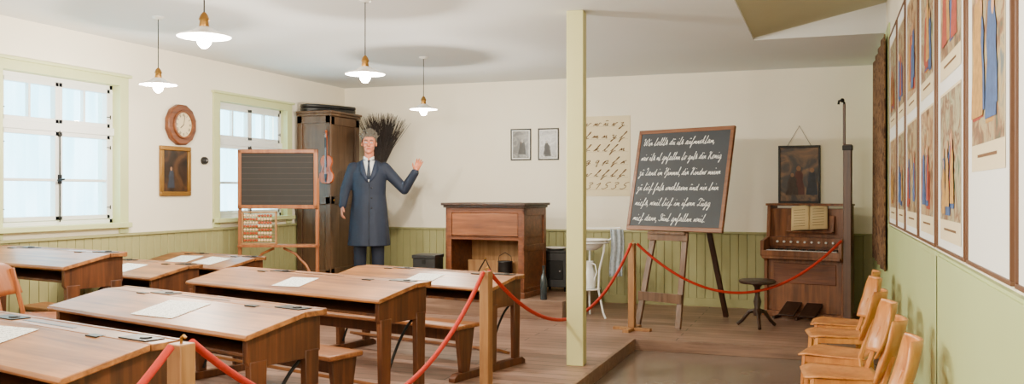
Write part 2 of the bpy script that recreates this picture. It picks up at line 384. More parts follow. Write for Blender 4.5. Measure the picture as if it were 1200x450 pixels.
# ---------------------------------------------------------------- stroke script
F={
'a':[(0,.1),(.3,.8),(.6,1),(.3,.95),(.15,.4),(.3,0),(.6,.5),(.7,1),(.65,.2),(.8,0),(1,.15)],
'b':[(0,.1),(.4,1.2),(.5,2),(.35,2),(.25,1.2),(.22,.2),(.45,0),(.7,.4),(.6,.9),(.95,.85)],
'c':[(0,.1),(.3,.8),(.55,1),(.3,.95),(.15,.4),(.3,0),(.6,0),(.8,.15)],
'd':[(0,.1),(.35,.9),(.6,1),(.3,.9),(.15,.4),(.3,0),(.6,.4),(.85,2),(.65,.2),(.8,0),(1,.15)],
'e':[(0,.1),(.25,1),(.25,0),(.5,1),(.5,0),(.75,.2)],
'f':[(0,.1),(.4,1.2),(.6,1.9),(.45,2.05),(.3,1.2),(.15,-1),(.25,-1),(.4,0),(.75,.2)],
'g':[(0,.1),(.35,.9),(.6,1),(.3,.9),(.15,.4),(.3,0),(.6,.4),(.7,1),(.6,-.8),(.35,-1),(.3,-.7),(.9,.15)],
'h':[(0,.1),(.4,1.3),(.5,2),(.3,2),(.25,1),(.1,-.9),(.0,-.7),(.5,.4),(.85,.15)],
'i':[(0,.1),(.3,1),(.28,.1),(.45,0),(.6,.15)],
'k':[(0,.1),(.4,1.3),(.5,2),(.35,2),(.25,1),(.2,0),(.25,.5),(.6,1),(.35,.55),(.7,0),(.9,.15)],
'l':[(0,.1),(.4,1.3),(.5,2),(.35,2),(.25,1),(.25,.1),(.45,0),(.65,.15)],
'm':[(0,.1),(.2,1),(.2,0),(.5,1),(.5,0),(.8,1),(.8,0),(1.05,.15)],
'n':[(0,.1),(.25,1),(.25,0),(.6,1),(.6,0),(.85,.15)],
'o':[(0,.1),(.3,.9),(.5,1),(.2,.8),(.2,.1),(.45,0),(.65,.6),(.5,1),(.9,.85)],
'r':[(0,.1),(.25,1),(.25,0),(.45,.1),(.5,.9),(.75,.9)],
's':[(0,.1),(.35,1),(.55,2),(.4,1.9),(.2,-.2),(.45,.05),(.75,.15)],
't':[(0,.1),(.35,1.7),(.3,.1),(.5,0),(.5,.9),(.1,.9),(.75,.15)],
'u':[(0,.1),(.25,1),(.25,.1),(.55,.1),(.6,1),(.6,.05),(.85,.15)],
'v':[(0,.1),(.3,1),(.25,.1),(.55,.1),(.7,.9),(.9,.85)],
'w':[(0,.1),(.25,1),(.25,0),(.55,1),(.55,0),(.85,.3),(.8,1),(1.1,.85)],
'x':[(0,.1),(.3,1),(.6,0),(.3,.5),(.0,0),(.6,1)],
'z':[(0,.8),(.5,1),(.2,.3),(.6,.1),(.3,-1),(.1,-.7),(.8,.15)],
'y':[(0,.9),(.3,1),(.3,.1),(.6,.3),(.7,1),(.5,-.9),(.2,-.8),(.9,.15)],
'p':[(0,.1),(.3,1),(.1,-1),(.3,.8),(.6,1),(.7,.4),(.4,0),(.9,.15)],
'q':[(.6,.9),(.3,1),(.15,.4),(.4,.1),(.65,1),(.6,-1),(.8,-.6)],
'W':[(0,1.6),(.25,2),(.3,.2),(.6,0),(.9,1.9),(.85,.3),(1.2,0),(1.6,1.4),(1.4,2),(1.3,1.4),(1.8,1.2)],
'D':[(.1,1.7),(.5,2),(.4,.2),(.1,.1),(.5,0),(1.1,.5),(1.2,1.5),(.8,2),(.4,1.8),(1.3,.2)],
'K':[(.1,1.6),(.5,2),(.4,0),(.2,.1),(.4,1),(1.1,2),(.5,1),(1.1,0),(1.3,.15)],
'H':[(.1,1.6),(.5,2),(.3,0),(.1,.4),(.4,1),(.9,1.1),(1.1,2),(.9,-.8),(.6,-.6),(1.3,.15)],
'T':[(0,1.5),(.3,2),(1.1,1.8),(.7,1.6),(.5,.2),(.2,0),(.1,.4),(1.0,.15)],
'S':[(.1,.3),(.5,0),(.9,.6),(.3,1.4),(.5,2),(.9,1.8),(.8,.9),(1.1,.15)],
'L':[(.1,1.6),(.5,2),(.6,1),(.3,.1),(.1,.1),(.4,0),(1.0,.15)],
',':[(.2,.1),(.1,-.4)],'.':[(.1,.0),(.18,.08)],
'1':[(.1,1.2),(.5,2),(.4,0)],'3':[(.1,1.8),(.5,2),(.7,1.6),(.3,1.1),(.7,.6),(.4,0),(.05,.2)],
'5':[(.7,2),(.3,1.9),(.2,1.1),(.6,1.1),(.7,.4),(.3,0),(.0,.2)],
}
def write(m,text,x,z,size,w,y,slant=0.25,maxw=None):
    adv=0
    wid=sum((max(p[0] for p in F[c]) if c in F else 0.6) for c in text)*size
    sx=1.0 if not maxw else maxw/wid
    for c in text:
        if c in F:
            pts=F[c]
            q=[pts[0]]
            for a,b in zip(pts[:-1],pts[1:]):
                q.append((a[0]*.75+b[0]*.25,a[1]*.75+b[1]*.25)); q.append((a[0]*.25+b[0]*.75,a[1]*.25+b[1]*.75))
            q.append(pts[-1]); jit=random.uniform(-.06,.06)
            m.ribbon([(x+(adv+px*size+pz*size*slant)*sx,z+(pz+jit)*size) for px,pz in q],w,y)
            if c=='i': m.ribbon([(x+(adv+.7*size)*sx,z+1.5*size),(x+(adv+.78*size)*sx,z+1.6*size)],w,y)
            if c=='u': m.ribbon([(x+(adv+.5*size)*sx,z+1.35*size),(x+(adv+.7*size)*sx,z+1.55*size),(x+(adv+.95*size)*sx,z+1.4*size)],w,y)
            adv+=max(p[0] for p in pts)*size
        else: adv+=0.6*size

# ---------------------------------------------------------------- school desks
def school_desk(pl,pr,H,label,bench=True,seat_h=0.43):
    pl=Vector(pl);pr=Vector(pr); L=(pr-pl).length; rz=math.atan2(pr.y-pl.y,pr.x-pl.x); c=(pl+pr)/2
    r=thing('school_desk',label,'school desk',(c.x,c.y,0),rz,group='pupils desks in rows')
    h=L/2; D=0.47; zf=H-0.07
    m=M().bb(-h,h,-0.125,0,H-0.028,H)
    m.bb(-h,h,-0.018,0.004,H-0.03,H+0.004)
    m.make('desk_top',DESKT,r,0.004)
    m=M().prism([(-0.130,H),(-0.130,H-0.026),(-D,zf-0.026),(-D-0.006,zf-0.013),(-D,zf)],'x',-h,h)
    m.make('writing_lid',DESKT,r,0.004)
    for sx in(-0.55,0.55):
        M().bb(sx*h-0.04,sx*h+0.04,-0.15,-0.11,H-0.004,H+0.0015).make('hinge',IRON,r)
    m=M().bb(-h*0.25,h*0.25,-0.085,-0.065,H-0.001,H+0.0015); m.make('pen_groove',DARKW,r)
    for sx in(-0.40,0.82):
        m=M().bb(sx*h-0.09,sx*h+0.09,-0.115,-0.03,H,H+0.005)
        m.cyl((sx*h+0.03,-0.072,H+0.003),(sx*h+0.03,-0.072,H+0.011),0.026,0.022,14)
        m.make('inkwell_plate',IRON,r,0.001)
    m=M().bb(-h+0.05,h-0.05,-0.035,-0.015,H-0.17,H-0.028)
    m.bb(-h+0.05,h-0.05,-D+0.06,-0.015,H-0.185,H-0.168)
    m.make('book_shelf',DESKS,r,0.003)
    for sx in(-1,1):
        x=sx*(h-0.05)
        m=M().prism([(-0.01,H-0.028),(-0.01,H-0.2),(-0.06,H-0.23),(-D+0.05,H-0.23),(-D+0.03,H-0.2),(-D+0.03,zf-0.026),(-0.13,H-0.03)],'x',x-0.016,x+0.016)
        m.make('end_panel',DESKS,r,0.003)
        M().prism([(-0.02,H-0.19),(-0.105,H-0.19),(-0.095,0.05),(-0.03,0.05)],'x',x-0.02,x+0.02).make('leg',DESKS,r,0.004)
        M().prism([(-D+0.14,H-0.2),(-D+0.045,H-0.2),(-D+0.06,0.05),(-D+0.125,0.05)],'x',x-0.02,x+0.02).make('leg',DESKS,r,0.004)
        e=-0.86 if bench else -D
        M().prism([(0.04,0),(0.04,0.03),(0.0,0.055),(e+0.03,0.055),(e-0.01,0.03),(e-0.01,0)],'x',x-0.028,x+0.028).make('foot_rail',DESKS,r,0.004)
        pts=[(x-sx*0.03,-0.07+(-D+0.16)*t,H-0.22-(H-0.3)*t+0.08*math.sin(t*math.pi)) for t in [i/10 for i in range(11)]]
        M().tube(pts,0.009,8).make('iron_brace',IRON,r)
        if bench:
            M().prism([(-0.62,seat_h-0.03),(-0.82,seat_h-0.03),(-0.77,0.05),(-0.68,0.05)],'x',x-0.018,x+0.018).make('bench_support',DESKS,r,0.004)
    M().beam((-h+0.06,-0.2,0.12),(h-0.06,-0.2,0.12),0.16,0.022,(0,0.3,1)).make('foot_board',BENCHW,r,0.003)
    if bench:
        M().bb(-h,h,-0.86,-0.60,seat_h-0.03,seat_h).make('bench_seat',BENCHW,r,0.008)
        M().bb(-h+0.05,h-0.05,-0.735,-0.715,seat_h-0.13,seat_h-0.03).make('bench_rail',DESKS,r,0.003)
    return r,L,rz,H
def on_lid(desk,fx,w,d,rot,name='paper_sheet',label='printed white paper sheet lying on the desk lid'):
    r,L,rz,H=desk
    sl=math.atan2(0.07,0.345)
    o=M().bb(-w/2,w/2,-d/2,d/2,0,0.0012).make(name,PPAPER)
    y=-0.30; z=H-(0.17/0.345)*0.07+0.0016
    mt=r.matrix_basis@Matrix.Translation((fx*L/2,y,z))@Matrix.Rotation(sl,4,'X')@Matrix.Rotation(rot,4,'Z')
    o.matrix_basis=mt
    top(o,label,'paper',group='papers on desks')
lab='worn brown oak two-seat school desk with slanted lid'
dA=school_desk((-3.95,3.23),(-2.352,2.80),0.78,lab+' and inkwells')
dB=school_desk((-4.0,4.28),(-2.30,3.77),0.78,lab+' and bench')
dC=school_desk((-4.22,5.68),(-2.377,5.15),0.78,'long worn brown oak school desk beside the rope post')
dD=school_desk((-3.87,7.02),(-2.24,6.60),0.70,'lower worn brown school desk beside the green post',seat_h=0.4)
dE=school_desk((-6.10,5.24),(-4.60,4.93),0.93,'tall brown school desk with slanted lid under the window',bench=False)
dF=school_desk((-6.1,6.32),(-4.79,5.96),0.76,'worn brown school desk with slanted lid near the window')
dG=school_desk((-6.1,7.28),(-4.89,6.97),0.75,'worn brown school desk with papers near the slate stand')
on_lid(dA,-0.1,0.36,0.25,0.1); on_lid(dB,0.05,0.34,0.24,0.05); on_lid(dC,0.02,0.24,0.2,0.1); on_lid(dD,0.1,0.26,0.18,0.05)
on_lid(dG,-0.3,0.3,0.22,0.1); on_lid(dG,0.35,0.3,0.22,-0.1); on_lid(dF,0.1,0.3,0.22,0)

# old wooden chair by left desk
r=thing('wooden_chair','old orange-brown wooden chair with curved back','chair',(-4.46,4.1,0.002),rad(-62))
CH=wood('chair_wood',(130,68,28),(170,100,48),'Z',4,0.4)
M().surf(lambda u,v:(-0.2+0.4*u,-0.19+0.38*v,0.6-0.012*math.sin(math.pi*u)),10,6).make('seat',CH,r).modifiers.new('s','SOLIDIFY').thickness=0.022
def bk(u,v):
    x=-0.2+0.4*u; return (x*(1-0.1*v),-0.24-0.05*v+0.08*(1-math.cos((u-.5)*2.0)),0.72+0.20*v-0.05*v*abs(2*u-1)**3)
M().surf(bk,14,6).make('backrest',CH,r).modifiers.new('s','SOLIDIFY').thickness=0.016
for sx in(-1,1):
    M().beam((sx*0.17,0.15,0.002),(sx*0.16,0.14,0.585),0.034,0.034).make('leg',CH,r,0.004)
    M().beam((sx*0.17,-0.17,0.002),(sx*0.16,-0.17,0.6),0.034,0.034).beam((sx*0.16,-0.17,0.58),(sx*0.15,-0.235,0.88),0.03,0.024).make('leg',CH,r,0.004)
    M().beam((sx*0.168,-0.16,0.22),(sx*0.168,0.145,0.22),0.02,0.03).make('side_rail',CH,r,0.002)

# ---------------------------------------------------------------- rope barrier
def rope_post(loc,base=True,label='square wooden rope barrier post with brass hook'):
    r=thing('rope_post',label,'barrier post',loc,rad(-8),group='rope barrier posts')
    M().bb(-0.032,0.032,-0.032,0.032,0.03,0.85).make('post',POSTW,r,0.004)
    M().bb(-0.19,0.19,-0.03,0.03,0,0.03).bb(-0.03,0.03,-0.19,0.19,0,0.03).make('base',POSTW,r,0.003)
    M().tube([(0.0,0.0,0.85),(0,0,0.868),(0.012,0,0.876),(0.02,0,0.868)],0.005,8).make('hook',BRASS,r)
rope_post((-2.015,2.40,0)); rope_post((-2.03,5.22,0)); rope_post((-1.80,8.56,0)); rope_post((-2.02,-0.3,0))
def rope(p0,p1,sag,label):
    p0=Vector(p0);p1=Vector(p1); pts=[]
    for i in range(41):
        t=i/40; p=p0.lerp(p1,t); p.z-=sag*4*t*(1-t); pts.append(p)
    top(M().tube(pts,0.0135,10).make('barrier_rope',ROPEM),label,'rope',group='barrier ropes')
rope((-2.015,2.45,0.845),(-2.03,5.17,0.845),0.5,'orange-red twisted rope sagging between desk barrier posts')
rope((-2.03,5.27,0.845),(-1.80,8.51,0.845),0.5,'orange-red twisted rope hanging past the green post')
rope((-1.75,8.56,0.845),(0.13,9.50,0.86),0.5,'orange-red twisted rope hanging between easel and harmonium')
rope((-2.015,2.35,0.845),(-2.02,-0.25,0.845),0.5,'orange-red twisted rope sagging along the desk ends')

# ---------------------------------------------------------------- podium & teacher's desk
o=M().bb(-6.1,-2.62,8.95,10.58,0,0.2).make('teacher_podium',[NOSE],bevel=0.006)
top(o,'low brown wooden podium under the teacher desk','podium')
r=thing('teacher_desk','tall brown wooden teacher desk with open front compartment','desk',(-3.575,9.13,0.2),rad(-6))
W2,D2,H2=0.475,0.6,1.03
M().bb(-W2-0.05,W2+0.05,-0.05,D2+0.03,H2-0.03,H2).bb(-W2-0.03,W2+0.03,-0.03,D2+0.01,H2-0.055,H2-0.03).make('desk_top',DARKW,r,0.006)
for sx in(-1,1):
    m=M().bb(sx*W2-0.015 if sx>0 else -W2,sx*W2 if sx>0 else -W2+0.015,0.0,D2,0,H2-0.055)
    x0=sx*(W2+0.004)
    m.bb(x0-0.008,x0+0.008,0,0.07,0,H2-0.055).bb(x0-0.008,x0+0.008,D2-0.07,D2,0,H2-0.055).bb(x0-0.008,x0+0.008,0,D2,0.0,0.1).bb(x0-0.008,x0+0.008,0,D2,H2-0.14,H2-0.055).bb(x0-0.008,x0+0.008,0,D2,0.5,0.57)
    m.make('side_panel',REDW,r,0.003)
m=M().bb(-W2,W2,0,0.02,H2-0.11,H2-0.055).bb(-W2,-W2+0.06,0,0.02,0,H2-0.1).bb(W2-0.06,W2,0,0.02,0,H2-0.1).bb(-W2,W2,0,0.02,0.0,0.24).bb(-W2,W2,0,0.02,0.62,0.66)
m.bb(-W2,W2,D2-0.02,D2,0,H2-0.06).bb(-W2,W2,0,D2,0.22,0.24).bb(-W2,W2,0,D2,0.64,0.66)
m.make('body',REDW,r,0.003)
M().box((0,0.012,0.79),(2*W2-0.13,0.016,0.25)).make('front_panel',REDW2,r,0.004)
M().bb(-W2+0.02,W2-0.02,D2-0.03,D2-0.02,0.24,0.64).make('inner_back',LIGHTW,r)
M().bb(-W2+0.14,W2-0.14,0.25,0.27,0.24,0.38).make('inner_divider',LIGHTW,r,0.003)
M().bb(-W2-0.03,W2+0.03,-0.03,D2,-0.0,0.06).make('plinth',REDW,r,0.005)
def lw(r,p): return r.matrix_basis@Vector(p)
p=lw(r,(0.2,0.12,0.24)); t=thing('iron_pot','small black enamel pot inside the teacher desk','pot',p)
M().lathe([(0.001,0),(0.075,0),(0.082,0.02),(0.08,0.13),(0.086,0.14),(0.083,0.145),(0.074,0.13),(0.072,0.02),(0.001,0.015)]).make('body',BLACK,t)
M().tube([(-0.08,0,0.12),(-0.07,0,0.2),(0,0,0.24),(0.07,0,0.2),(0.08,0,0.12)],0.004,8).make('handle',IRON,t)
p=lw(r,(-0.05,0.13,0.24)); t=thing('chalkboard_compass','black metal drawing compass in the desk compartment','compass',p)
M().beam((0,0,0.16),(-0.1,0.02,0.004),0.012,0.01).make('leg',IRON,t)
M().beam((0,0,0.16),(0.07,0.02,0.004),0.012,0.01).make('leg',IRON,t)
M().ell((0,0,0.165),0.013).make('joint',BRASS,t)
t=thing('black_chest','small black painted wooden chest on the podium','chest',(-4.24,9.1,0.2),rad(5))
M().bb(-0.13,0.13,-0.14,0.14,0,0.41).make('body',BLACK,t,0.005); M().bb(-0.14,0.14,-0.15,0.15,0.41,0.45).make('lid',BLACK,t,0.006)
M().bb(-0.02,0.02,-0.148,-0.139,0.35,0.40).make('clasp',IRON,t)
t=thing('iron_stove','small black iron stove box beside the teacher desk','stove',(-2.98,9.97,0.2),rad(3))
M().bb(-0.17,0.17,-0.15,0.15,0.05,0.45).make('body',BLACK,t,0.006); M().bb(-0.19,0.19,-0.17,0.17,0.45,0.475).make('top_plate',BLACK,t,0.004)
for sx in(-1,1):
    for sy in(-1,1): M().cyl((sx*0.12,sy*0.11,0),(sx*0.12,sy*0.11,0.05),0.015,0.02,10).make('foot',IRON,t)
M().bb(-0.1,0.1,-0.16,-0.148,0.14,0.36).make('door',IRON,t,0.004); M().cyl((0.07,-0.158,0.24),(0.07,-0.185,0.24),0.008,n=8).make('knob',STEEL,t)
o=M().lathe([(0.001,0),(0.08,0),(0.13,0.02),(0.135,0.03),(0.128,0.028),(0.078,0.008),(0.001,0.008)]).make('enamel_dish',ENAM); top(o,'shallow white enamel dish on the black stove','dish',loc=(-3.0,9.95,0.675))
o=M().lathe([(0.001,0),(0.036,0),(0.038,0.01),(0.038,0.2),(0.03,0.24),(0.014,0.28),(0.013,0.34),(0.017,0.345),(0.017,0.365),(0.001,0.365)]).make('glass_bottle',paint('dark_glass',(40,48,52),0.08,0.05,6)); top(o,'tall dark glass bottle standing on the podium','bottle',loc=(-2.86,9.05,0.2))
# washstand
t=thing('washstand','white painted wire washstand with basin ring and towel bar','washstand',(-2.42,9.25,0.012),rad(10))
for k in range(3):
    a=rad(90+120*k); c,s_=math.cos(a),math.sin(a)
    pts=[(0.22*c,0.22*s_,0),(0.19*c,0.19*s_,0.06),(0.13*c,0.13*s_,0.3),(0.14*c,0.14*s_,0.5),(0.2*c,0.2*s_,0.72),(0.21*c,0.21*s_,0.82)]
    M().tube(pts,0.011,8).make('leg',ENAM,t)
def ring(m,R_,z,rr,n=28): return m.tube([(R_*math.cos(2*math.pi*i/n),R_*math.sin(2*math.pi*i/n),z) for i in range(n+1)],rr,8,False)
ring(M(),0.215,0.8,0.011).make('basin_ring',ENAM,t)
M().lathe([(0.001,0.29),(0.125,0.29),(0.135,0.3),(0.125,0.305),(0.001,0.3)],n=28).make('lower_shelf',ENAM,t)
M().tube([(0.2,0,0.8),(0.25,0.0,0.85),(0.25,0,0.95),(0.35,-0.04,0.96)],0.008,8).tube([(-0.2,0,0.8),(-0.2,0.02,0.95),(0.25,0,0.95)],0.008,8).make('towel_bar',ENAM,t)
o=M().lathe([(0.001,0),(0.09,0),(0.15,0.04),(0.195,0.1),(0.235,0.108),(0.233,0.112),(0.19,0.106),(0.145,0.047),(0.088,0.008),(0.001,0.008)],n=32).make('wash_basin',ENAM); top(o,'round white enamel wash basin set in the stand','basin',loc=(-2.42,9.25,0.73))
t=thing('enamel_jug','white enamel water jug on the washstand shelf','jug',(-2.42,9.25,0.318),rad(-30))
M().lathe([(0.001,0),(0.07,0),(0.085,0.03),(0.088,0.1),(0.07,0.18),(0.05,0.24),(0.06,0.29),(0.056,0.29),(0.045,0.24),(0.001,0.23)],n=28).make('body',ENAM,t)
M().tube([(0.055,0,0.27),(0.1,0,0.26),(0.125,0,0.18),(0.085,0,0.09)],0.007,8).make('handle',ENAM,t)
M().prism([(-0.05,0.25),(-0.055,0.295),(-0.085,0.3)],'y',-0.015,0.015).make('spout',ENAM,t,0.003)
TOW=paint('towel_grey',(160,170,178),0.9,0.25,40,0.3)
def tw(u,v): return (-0.07+0.14*u+0.01*math.sin(v*5),(0.012*math.sin(u*16)),-0.5*v)
o=M().surf(tw,24,14).make('hanging_towel',TOW); o.modifiers.new('s','SOLIDIFY').thickness=0.006
top(o,'grey patterned towel hanging from the washstand bar','towel',loc=(-2.11,9.25,0.955),rz=rad(10))

# ---------------------------------------------------------------- cabinet
r=thing('tall_cabinet','tall brown wooden cabinet with panelled sides and cornice','cabinet',(-5.915,9.75,0.2),0)
hx,hy,hz=0.235,0.35,2.14
M().bb(-hx+0.02,hx-0.02,-hy+0.02,hy-0.02,0.08,hz-0.06).make('body',CABW,r,0.003)
M().bb(-hx,hx,-hy,hy,0,0.1).make('plinth',CABW,r,0.006)
M().bb(-hx,hx+0.02,-hy-0.02,hy+0.01,hz-0.06,hz-0.03).bb(-hx,hx+0.035,-hy-0.035,hy+0.02,hz-0.03,hz).make('cornice',CABW,r,0.008)
m=M(); y=-hy+0.01
for x0,x1,z0,z1 in((-hx,-hx+0.07,0.1,hz-0.06),(hx-0.07,hx,0.1,hz-0.06),(-hx,hx,0.1,0.2),(-hx,hx,1.0,1.09),(-hx,hx,hz-0.15,hz-0.06)): m.bb(x0,x1,y-0.01,y+0.012,z0,z1)
m.make('side_panel',CABW,r,0.004)
m=M(); x=hx-0.01
for y0,y1,z0,z1 in((-hy+0.01,-hy+0.09,0.1,hz-0.07),(hy-0.09,hy,0.1,hz-0.07),(-hy,hy,0.1,0.22),(-hy,hy,1.0,1.1),(-hy,hy,hz-0.17,hz-0.07)): m.bb(x-0.012,x+0.014,y0,y1,z0,z1)
m.make('door',CABW,r,0.004)
M().ell((hx+0.02,-hy+0.05,1.05),0.014).make('knob',BRASS,r)
t=thing('violin_case','black violin case lying on top of the cabinet','violin case',(-5.91,9.75,2.34),rad(60))
def case(z0,z1,sc):
    out=[]
    for i in range(32):
        a=2*math.pi*i/32; x=0.37*math.cos(a); w=0.115-0.04*(x/0.37); out.append((x*sc,math.copysign(abs(math.sin(a))**0.6,math.sin(a))*w*sc))
    return out
M().prism(case(0,0,1),'z',0,0.05).make('body',BLACK,t,0.006); M().prism(case(0,0,1.01),'z',0.052,0.095).make('lid',BLACK,t,0.012)
M().tube([(-0.06,-0.12,0.05),(-0.05,-0.15,0.05),(0.05,-0.15,0.05),(0.06,-0.12,0.05)],0.007,8).make('handle',BLACK,t)
# violin
VIO=wood('violin_varnish',(140,54,14),(200,98,36),'Z',5,0.22)
t=thing('violin','reddish-brown violin hanging on the cabinet side','violin',(-5.72,9.398,1.45),0)
half=[(0,0),(0.05,0.003),(0.085,0.03),(0.1,0.08),(0.092,0.12),(0.07,0.15),(0.058,0.18),(0.06,0.21),(0.075,0.235),(0.08,0.27),(0.07,0.315),(0.04,0.34),(0.0,0.35)]
poly=half+[(-x,z) for x,z in half[-2:0:-1]]
M().prism(poly,'y',-0.035,0.0).make('body',VIO,t,0.005)
M().beam((0,-0.038,0.2),(0,-0.046,0.56),0.026,0.012,(0,1,0)).make('fingerboard',BLACK,t,0.002)
M().beam((0,-0.028,0.34),(0,-0.03,0.58),0.024,0.02,(0,1,0)).ell((0,-0.03,0.635),(0.014,0.02,0.018)).beam((0,-0.03,0.57),(0,-0.026,0.63),0.02,0.02,(0,1,0)).make('neck',VIO,t,0.003)
for i,zz in enumerate((0.585,0.6,0.612,0.622)): M().cyl((-0.035 if i%2 else 0.0,-0.03,zz),(0.0 if i%2 else 0.035,-0.03,zz),0.004,n=8).make('tuning_peg',BLACK,t)
M().bb(-0.022,0.022,-0.058,-0.036,0.155,0.16).make('bridge',LIGHTW,t)
M().prism([(-0.008,0.02),(0.008,0.02),(0.018,0.12),(-0.018,0.12)],'y',-0.046,-0.038).make('tailpiece',BLACK,t)
for sx in(-1,1): M().tube([(sx*0.03,-0.036,0.2),(sx*0.036,-0.036,0.185),(sx*0.042,-0.036,0.155),(sx*0.05,-0.036,0.13)],0.003,6).make('sound_hole',BLACK,t)
m=M()
for i in range(4): m.cyl((-0.009+i*0.006,-0.05,0.12),(-0.006+i*0.004,-0.048,0.6),0.0008,n=5)
m.make('strings',STEEL,t)

# ---------------------------------------------------------------- slate stand & abacus
r=thing('slate_stand','ruled slate board mounted on an orange-brown wooden stand','blackboard stand',(-5.6,8.19,0),rad(19.6))
SW=wood('stand_wood',(130,68,30),(172,106,54),'Z',4,0.4)
M().bb(-0.41,0.41,-0.012,0.012,1.20,1.78).make('slate',SLATE2,r)
m=M().bb(-0.43,0.43,-0.02,0.02,1.77,1.81).bb(-0.43,0.43,-0.02,0.02,1.17,1.21).bb(-0.43,-0.39,-0.02,0.02,1.17,1.81).bb(0.39,0.43,-0.02,0.02,1.17,1.81); m.make('slate_frame',SW,r,0.004)
m=M()
for i in range(9): m.bb(-0.39,0.39,-0.0135,-0.0125,1.25+i*0.06,1.2518+i*0.06)
m.make('ruled_lines',paint('ruled_red',(110,98,88),0.8),r)
for sx in(-1,1):
    M().bb(sx*0.42-0.017,sx*0.42+0.017,0.021,0.055,0.05,1.5).make('upright',SW,r,0.003)
    M().bb(sx*0.42-0.02,sx*0.42+0.02,-0.22,0.28,0,0.05).make('foot',SW,r,0.004)
    M().tube([(sx*0.40,0.04,0.35),(sx*0.3,0.04,0.55),(sx*0.18,0.04,0.68),(sx*0.05,0.04,0.74)],0.014,8).make('curved_brace',SW,r)
M().bb(-0.42,0.42,-0.06,0.16,0.755,0.78).make('shelf',SW,r,0.003)
M().bb(-0.42,0.42,0.03,0.05,0.3,0.35).make('cross_rail',SW,r,0.003)
R0=r.matrix_basis
p=R0@Vector((-0.2,0.0,0.78))
r=thing('abacus','wooden counting frame with rows of orange and cream beads','abacus',p,rad(19.6))
M().bb(-0.19,0.19,-0.035,0.035,0,0.02).make('base',LIGHTW,r,0.003)
M().bb(-0.19,-0.172,-0.015,0.015,0.02,0.36).bb(0.172,0.19,-0.015,0.015,0.02,0.36).bb(-0.19,0.19,-0.015,0.015,0.345,0.362).make('frame',LIGHTW,r,0.003)
BE=[paint('bead_orange',(170,70,24),0.35),paint('bead_cream',(226,196,150),0.35)]
m=M()
for k in range(8):
    z=0.048+k*0.038; m.cyl((-0.18,0,z),(0.18,0,z),0.0018,n=6)
m.make('wires',STEEL,r)
bead=None
for k in range(8):
    z=0.048+k*0.038
    for j in range(10):
        x=(-0.155+j*0.031)
        if bead is None:
            b=M().ell((0,0,0),(0.0148,0.016,0.016),n=12).make('bead',BE[0],r); bead=b; b2=M().ell((0,0,0),(0.0148,0.016,0.016),n=12).make('bead',BE[1],r); b.location=(x,0,z)
            b2.location=(x+0.031*5,0,z); continue
        if k==0 and j==5: continue
        q=(b if (j<5)^(k%2==1) else b2).copy(); q.parent=r; q.location=(x,0,z); bpy.context.scene.collection.objects.link(q)

# ---------------------------------------------------------------- wall pictures
def figure_print(m,w,h,n,seed,base=1):
    rd=random.Random(seed)
    for i in range(n):
        cx=rd.uniform(-w*0.34,w*0.34); fh=rd.uniform(0.42,0.62)*h; z0=h*rd.uniform(0.04,0.16); bw=fh*rd.uniform(0.2,0.28)
        bw=min(bw,(w/2-abs(cx))*0.98)
        m.cur=base+rd.randrange(3)
        poly=[(cx-bw,z0),(cx+bw*0.9,z0),(cx+bw*0.85,z0+fh*0.3),(cx+bw*0.6,z0+fh*0.5),(cx+bw*0.7,z0+fh*0.68),(cx+bw*0.45,z0+fh*0.8),(cx+bw*0.1,z0+fh*0.84),(cx-bw*0.4,z0+fh*0.8),(cx-bw*0.75,z0+fh*0.55),(cx-bw*0.6,z0+fh*0.4),(cx-bw*0.9,z0+fh*0.2)]
        y=-0.0006*(i+1)
        m.add([(px,y,pz) for px,pz in poly],[tuple(range(len(poly)))])
        m.cur=base+3; R=fh*0.075; k=12
        m.add([(cx+R*math.cos(2*math.pi*j/k),y-0.0002,z0+fh*0.89+R*1.2*math.sin(2*math.pi*j/k)) for j in range(k)],[tuple(range(k))])
pal=[paint('robe_red',(156,62,44),0.7,0.35,30),paint('robe_blue',(62,88,136),0.7,0.35,30),paint('robe_ochre',(180,136,66),0.7,0.35,30),paint('face_tone',(196,146,108),0.7)]
paldark=[paint('dk_red',(82,36,24),0.5,0.3,20),paint('dk_brown',(56,38,26),0.5,0.3,20),paint('dk_blue',(36,42,54),0.5,0.3,20),paint('dk_face',(140,100,68),0.5)]
palbw=[paint('bw1',(50,50,48),0.5,0.3,30),paint('bw2',(100,98,92),0.5,0.3,30),paint('bw3',(24,24,24),0.5,0.3,30),paint('bw4',(160,156,148),0.5)]
bgs=[picture_mat('print_sky',[(84,104,112),(180,160,116),(128,86,54),(70,86,66)],9),picture_mat('print_room',[(70,44,28),(156,112,74),(192,166,122),(64,64,84)],10),picture_mat('print_land',[(78,100,76),(176,168,132),(112,70,44),(196,176,136)],9)]
OIL=picture_mat('oil_dark',[(20,14,11),(46,30,20),(82,54,30),(26,20,17)],4,0.3)
BWB=picture_mat('bw_bg',[(22,22,22),(66,66,62),(120,118,110),(40,40,38)],8,0.3)
OLEO=picture_mat('oleo_bg',[(20,16,16),(52,38,30),(124,86,50),(30,25,25)],4,0.4)
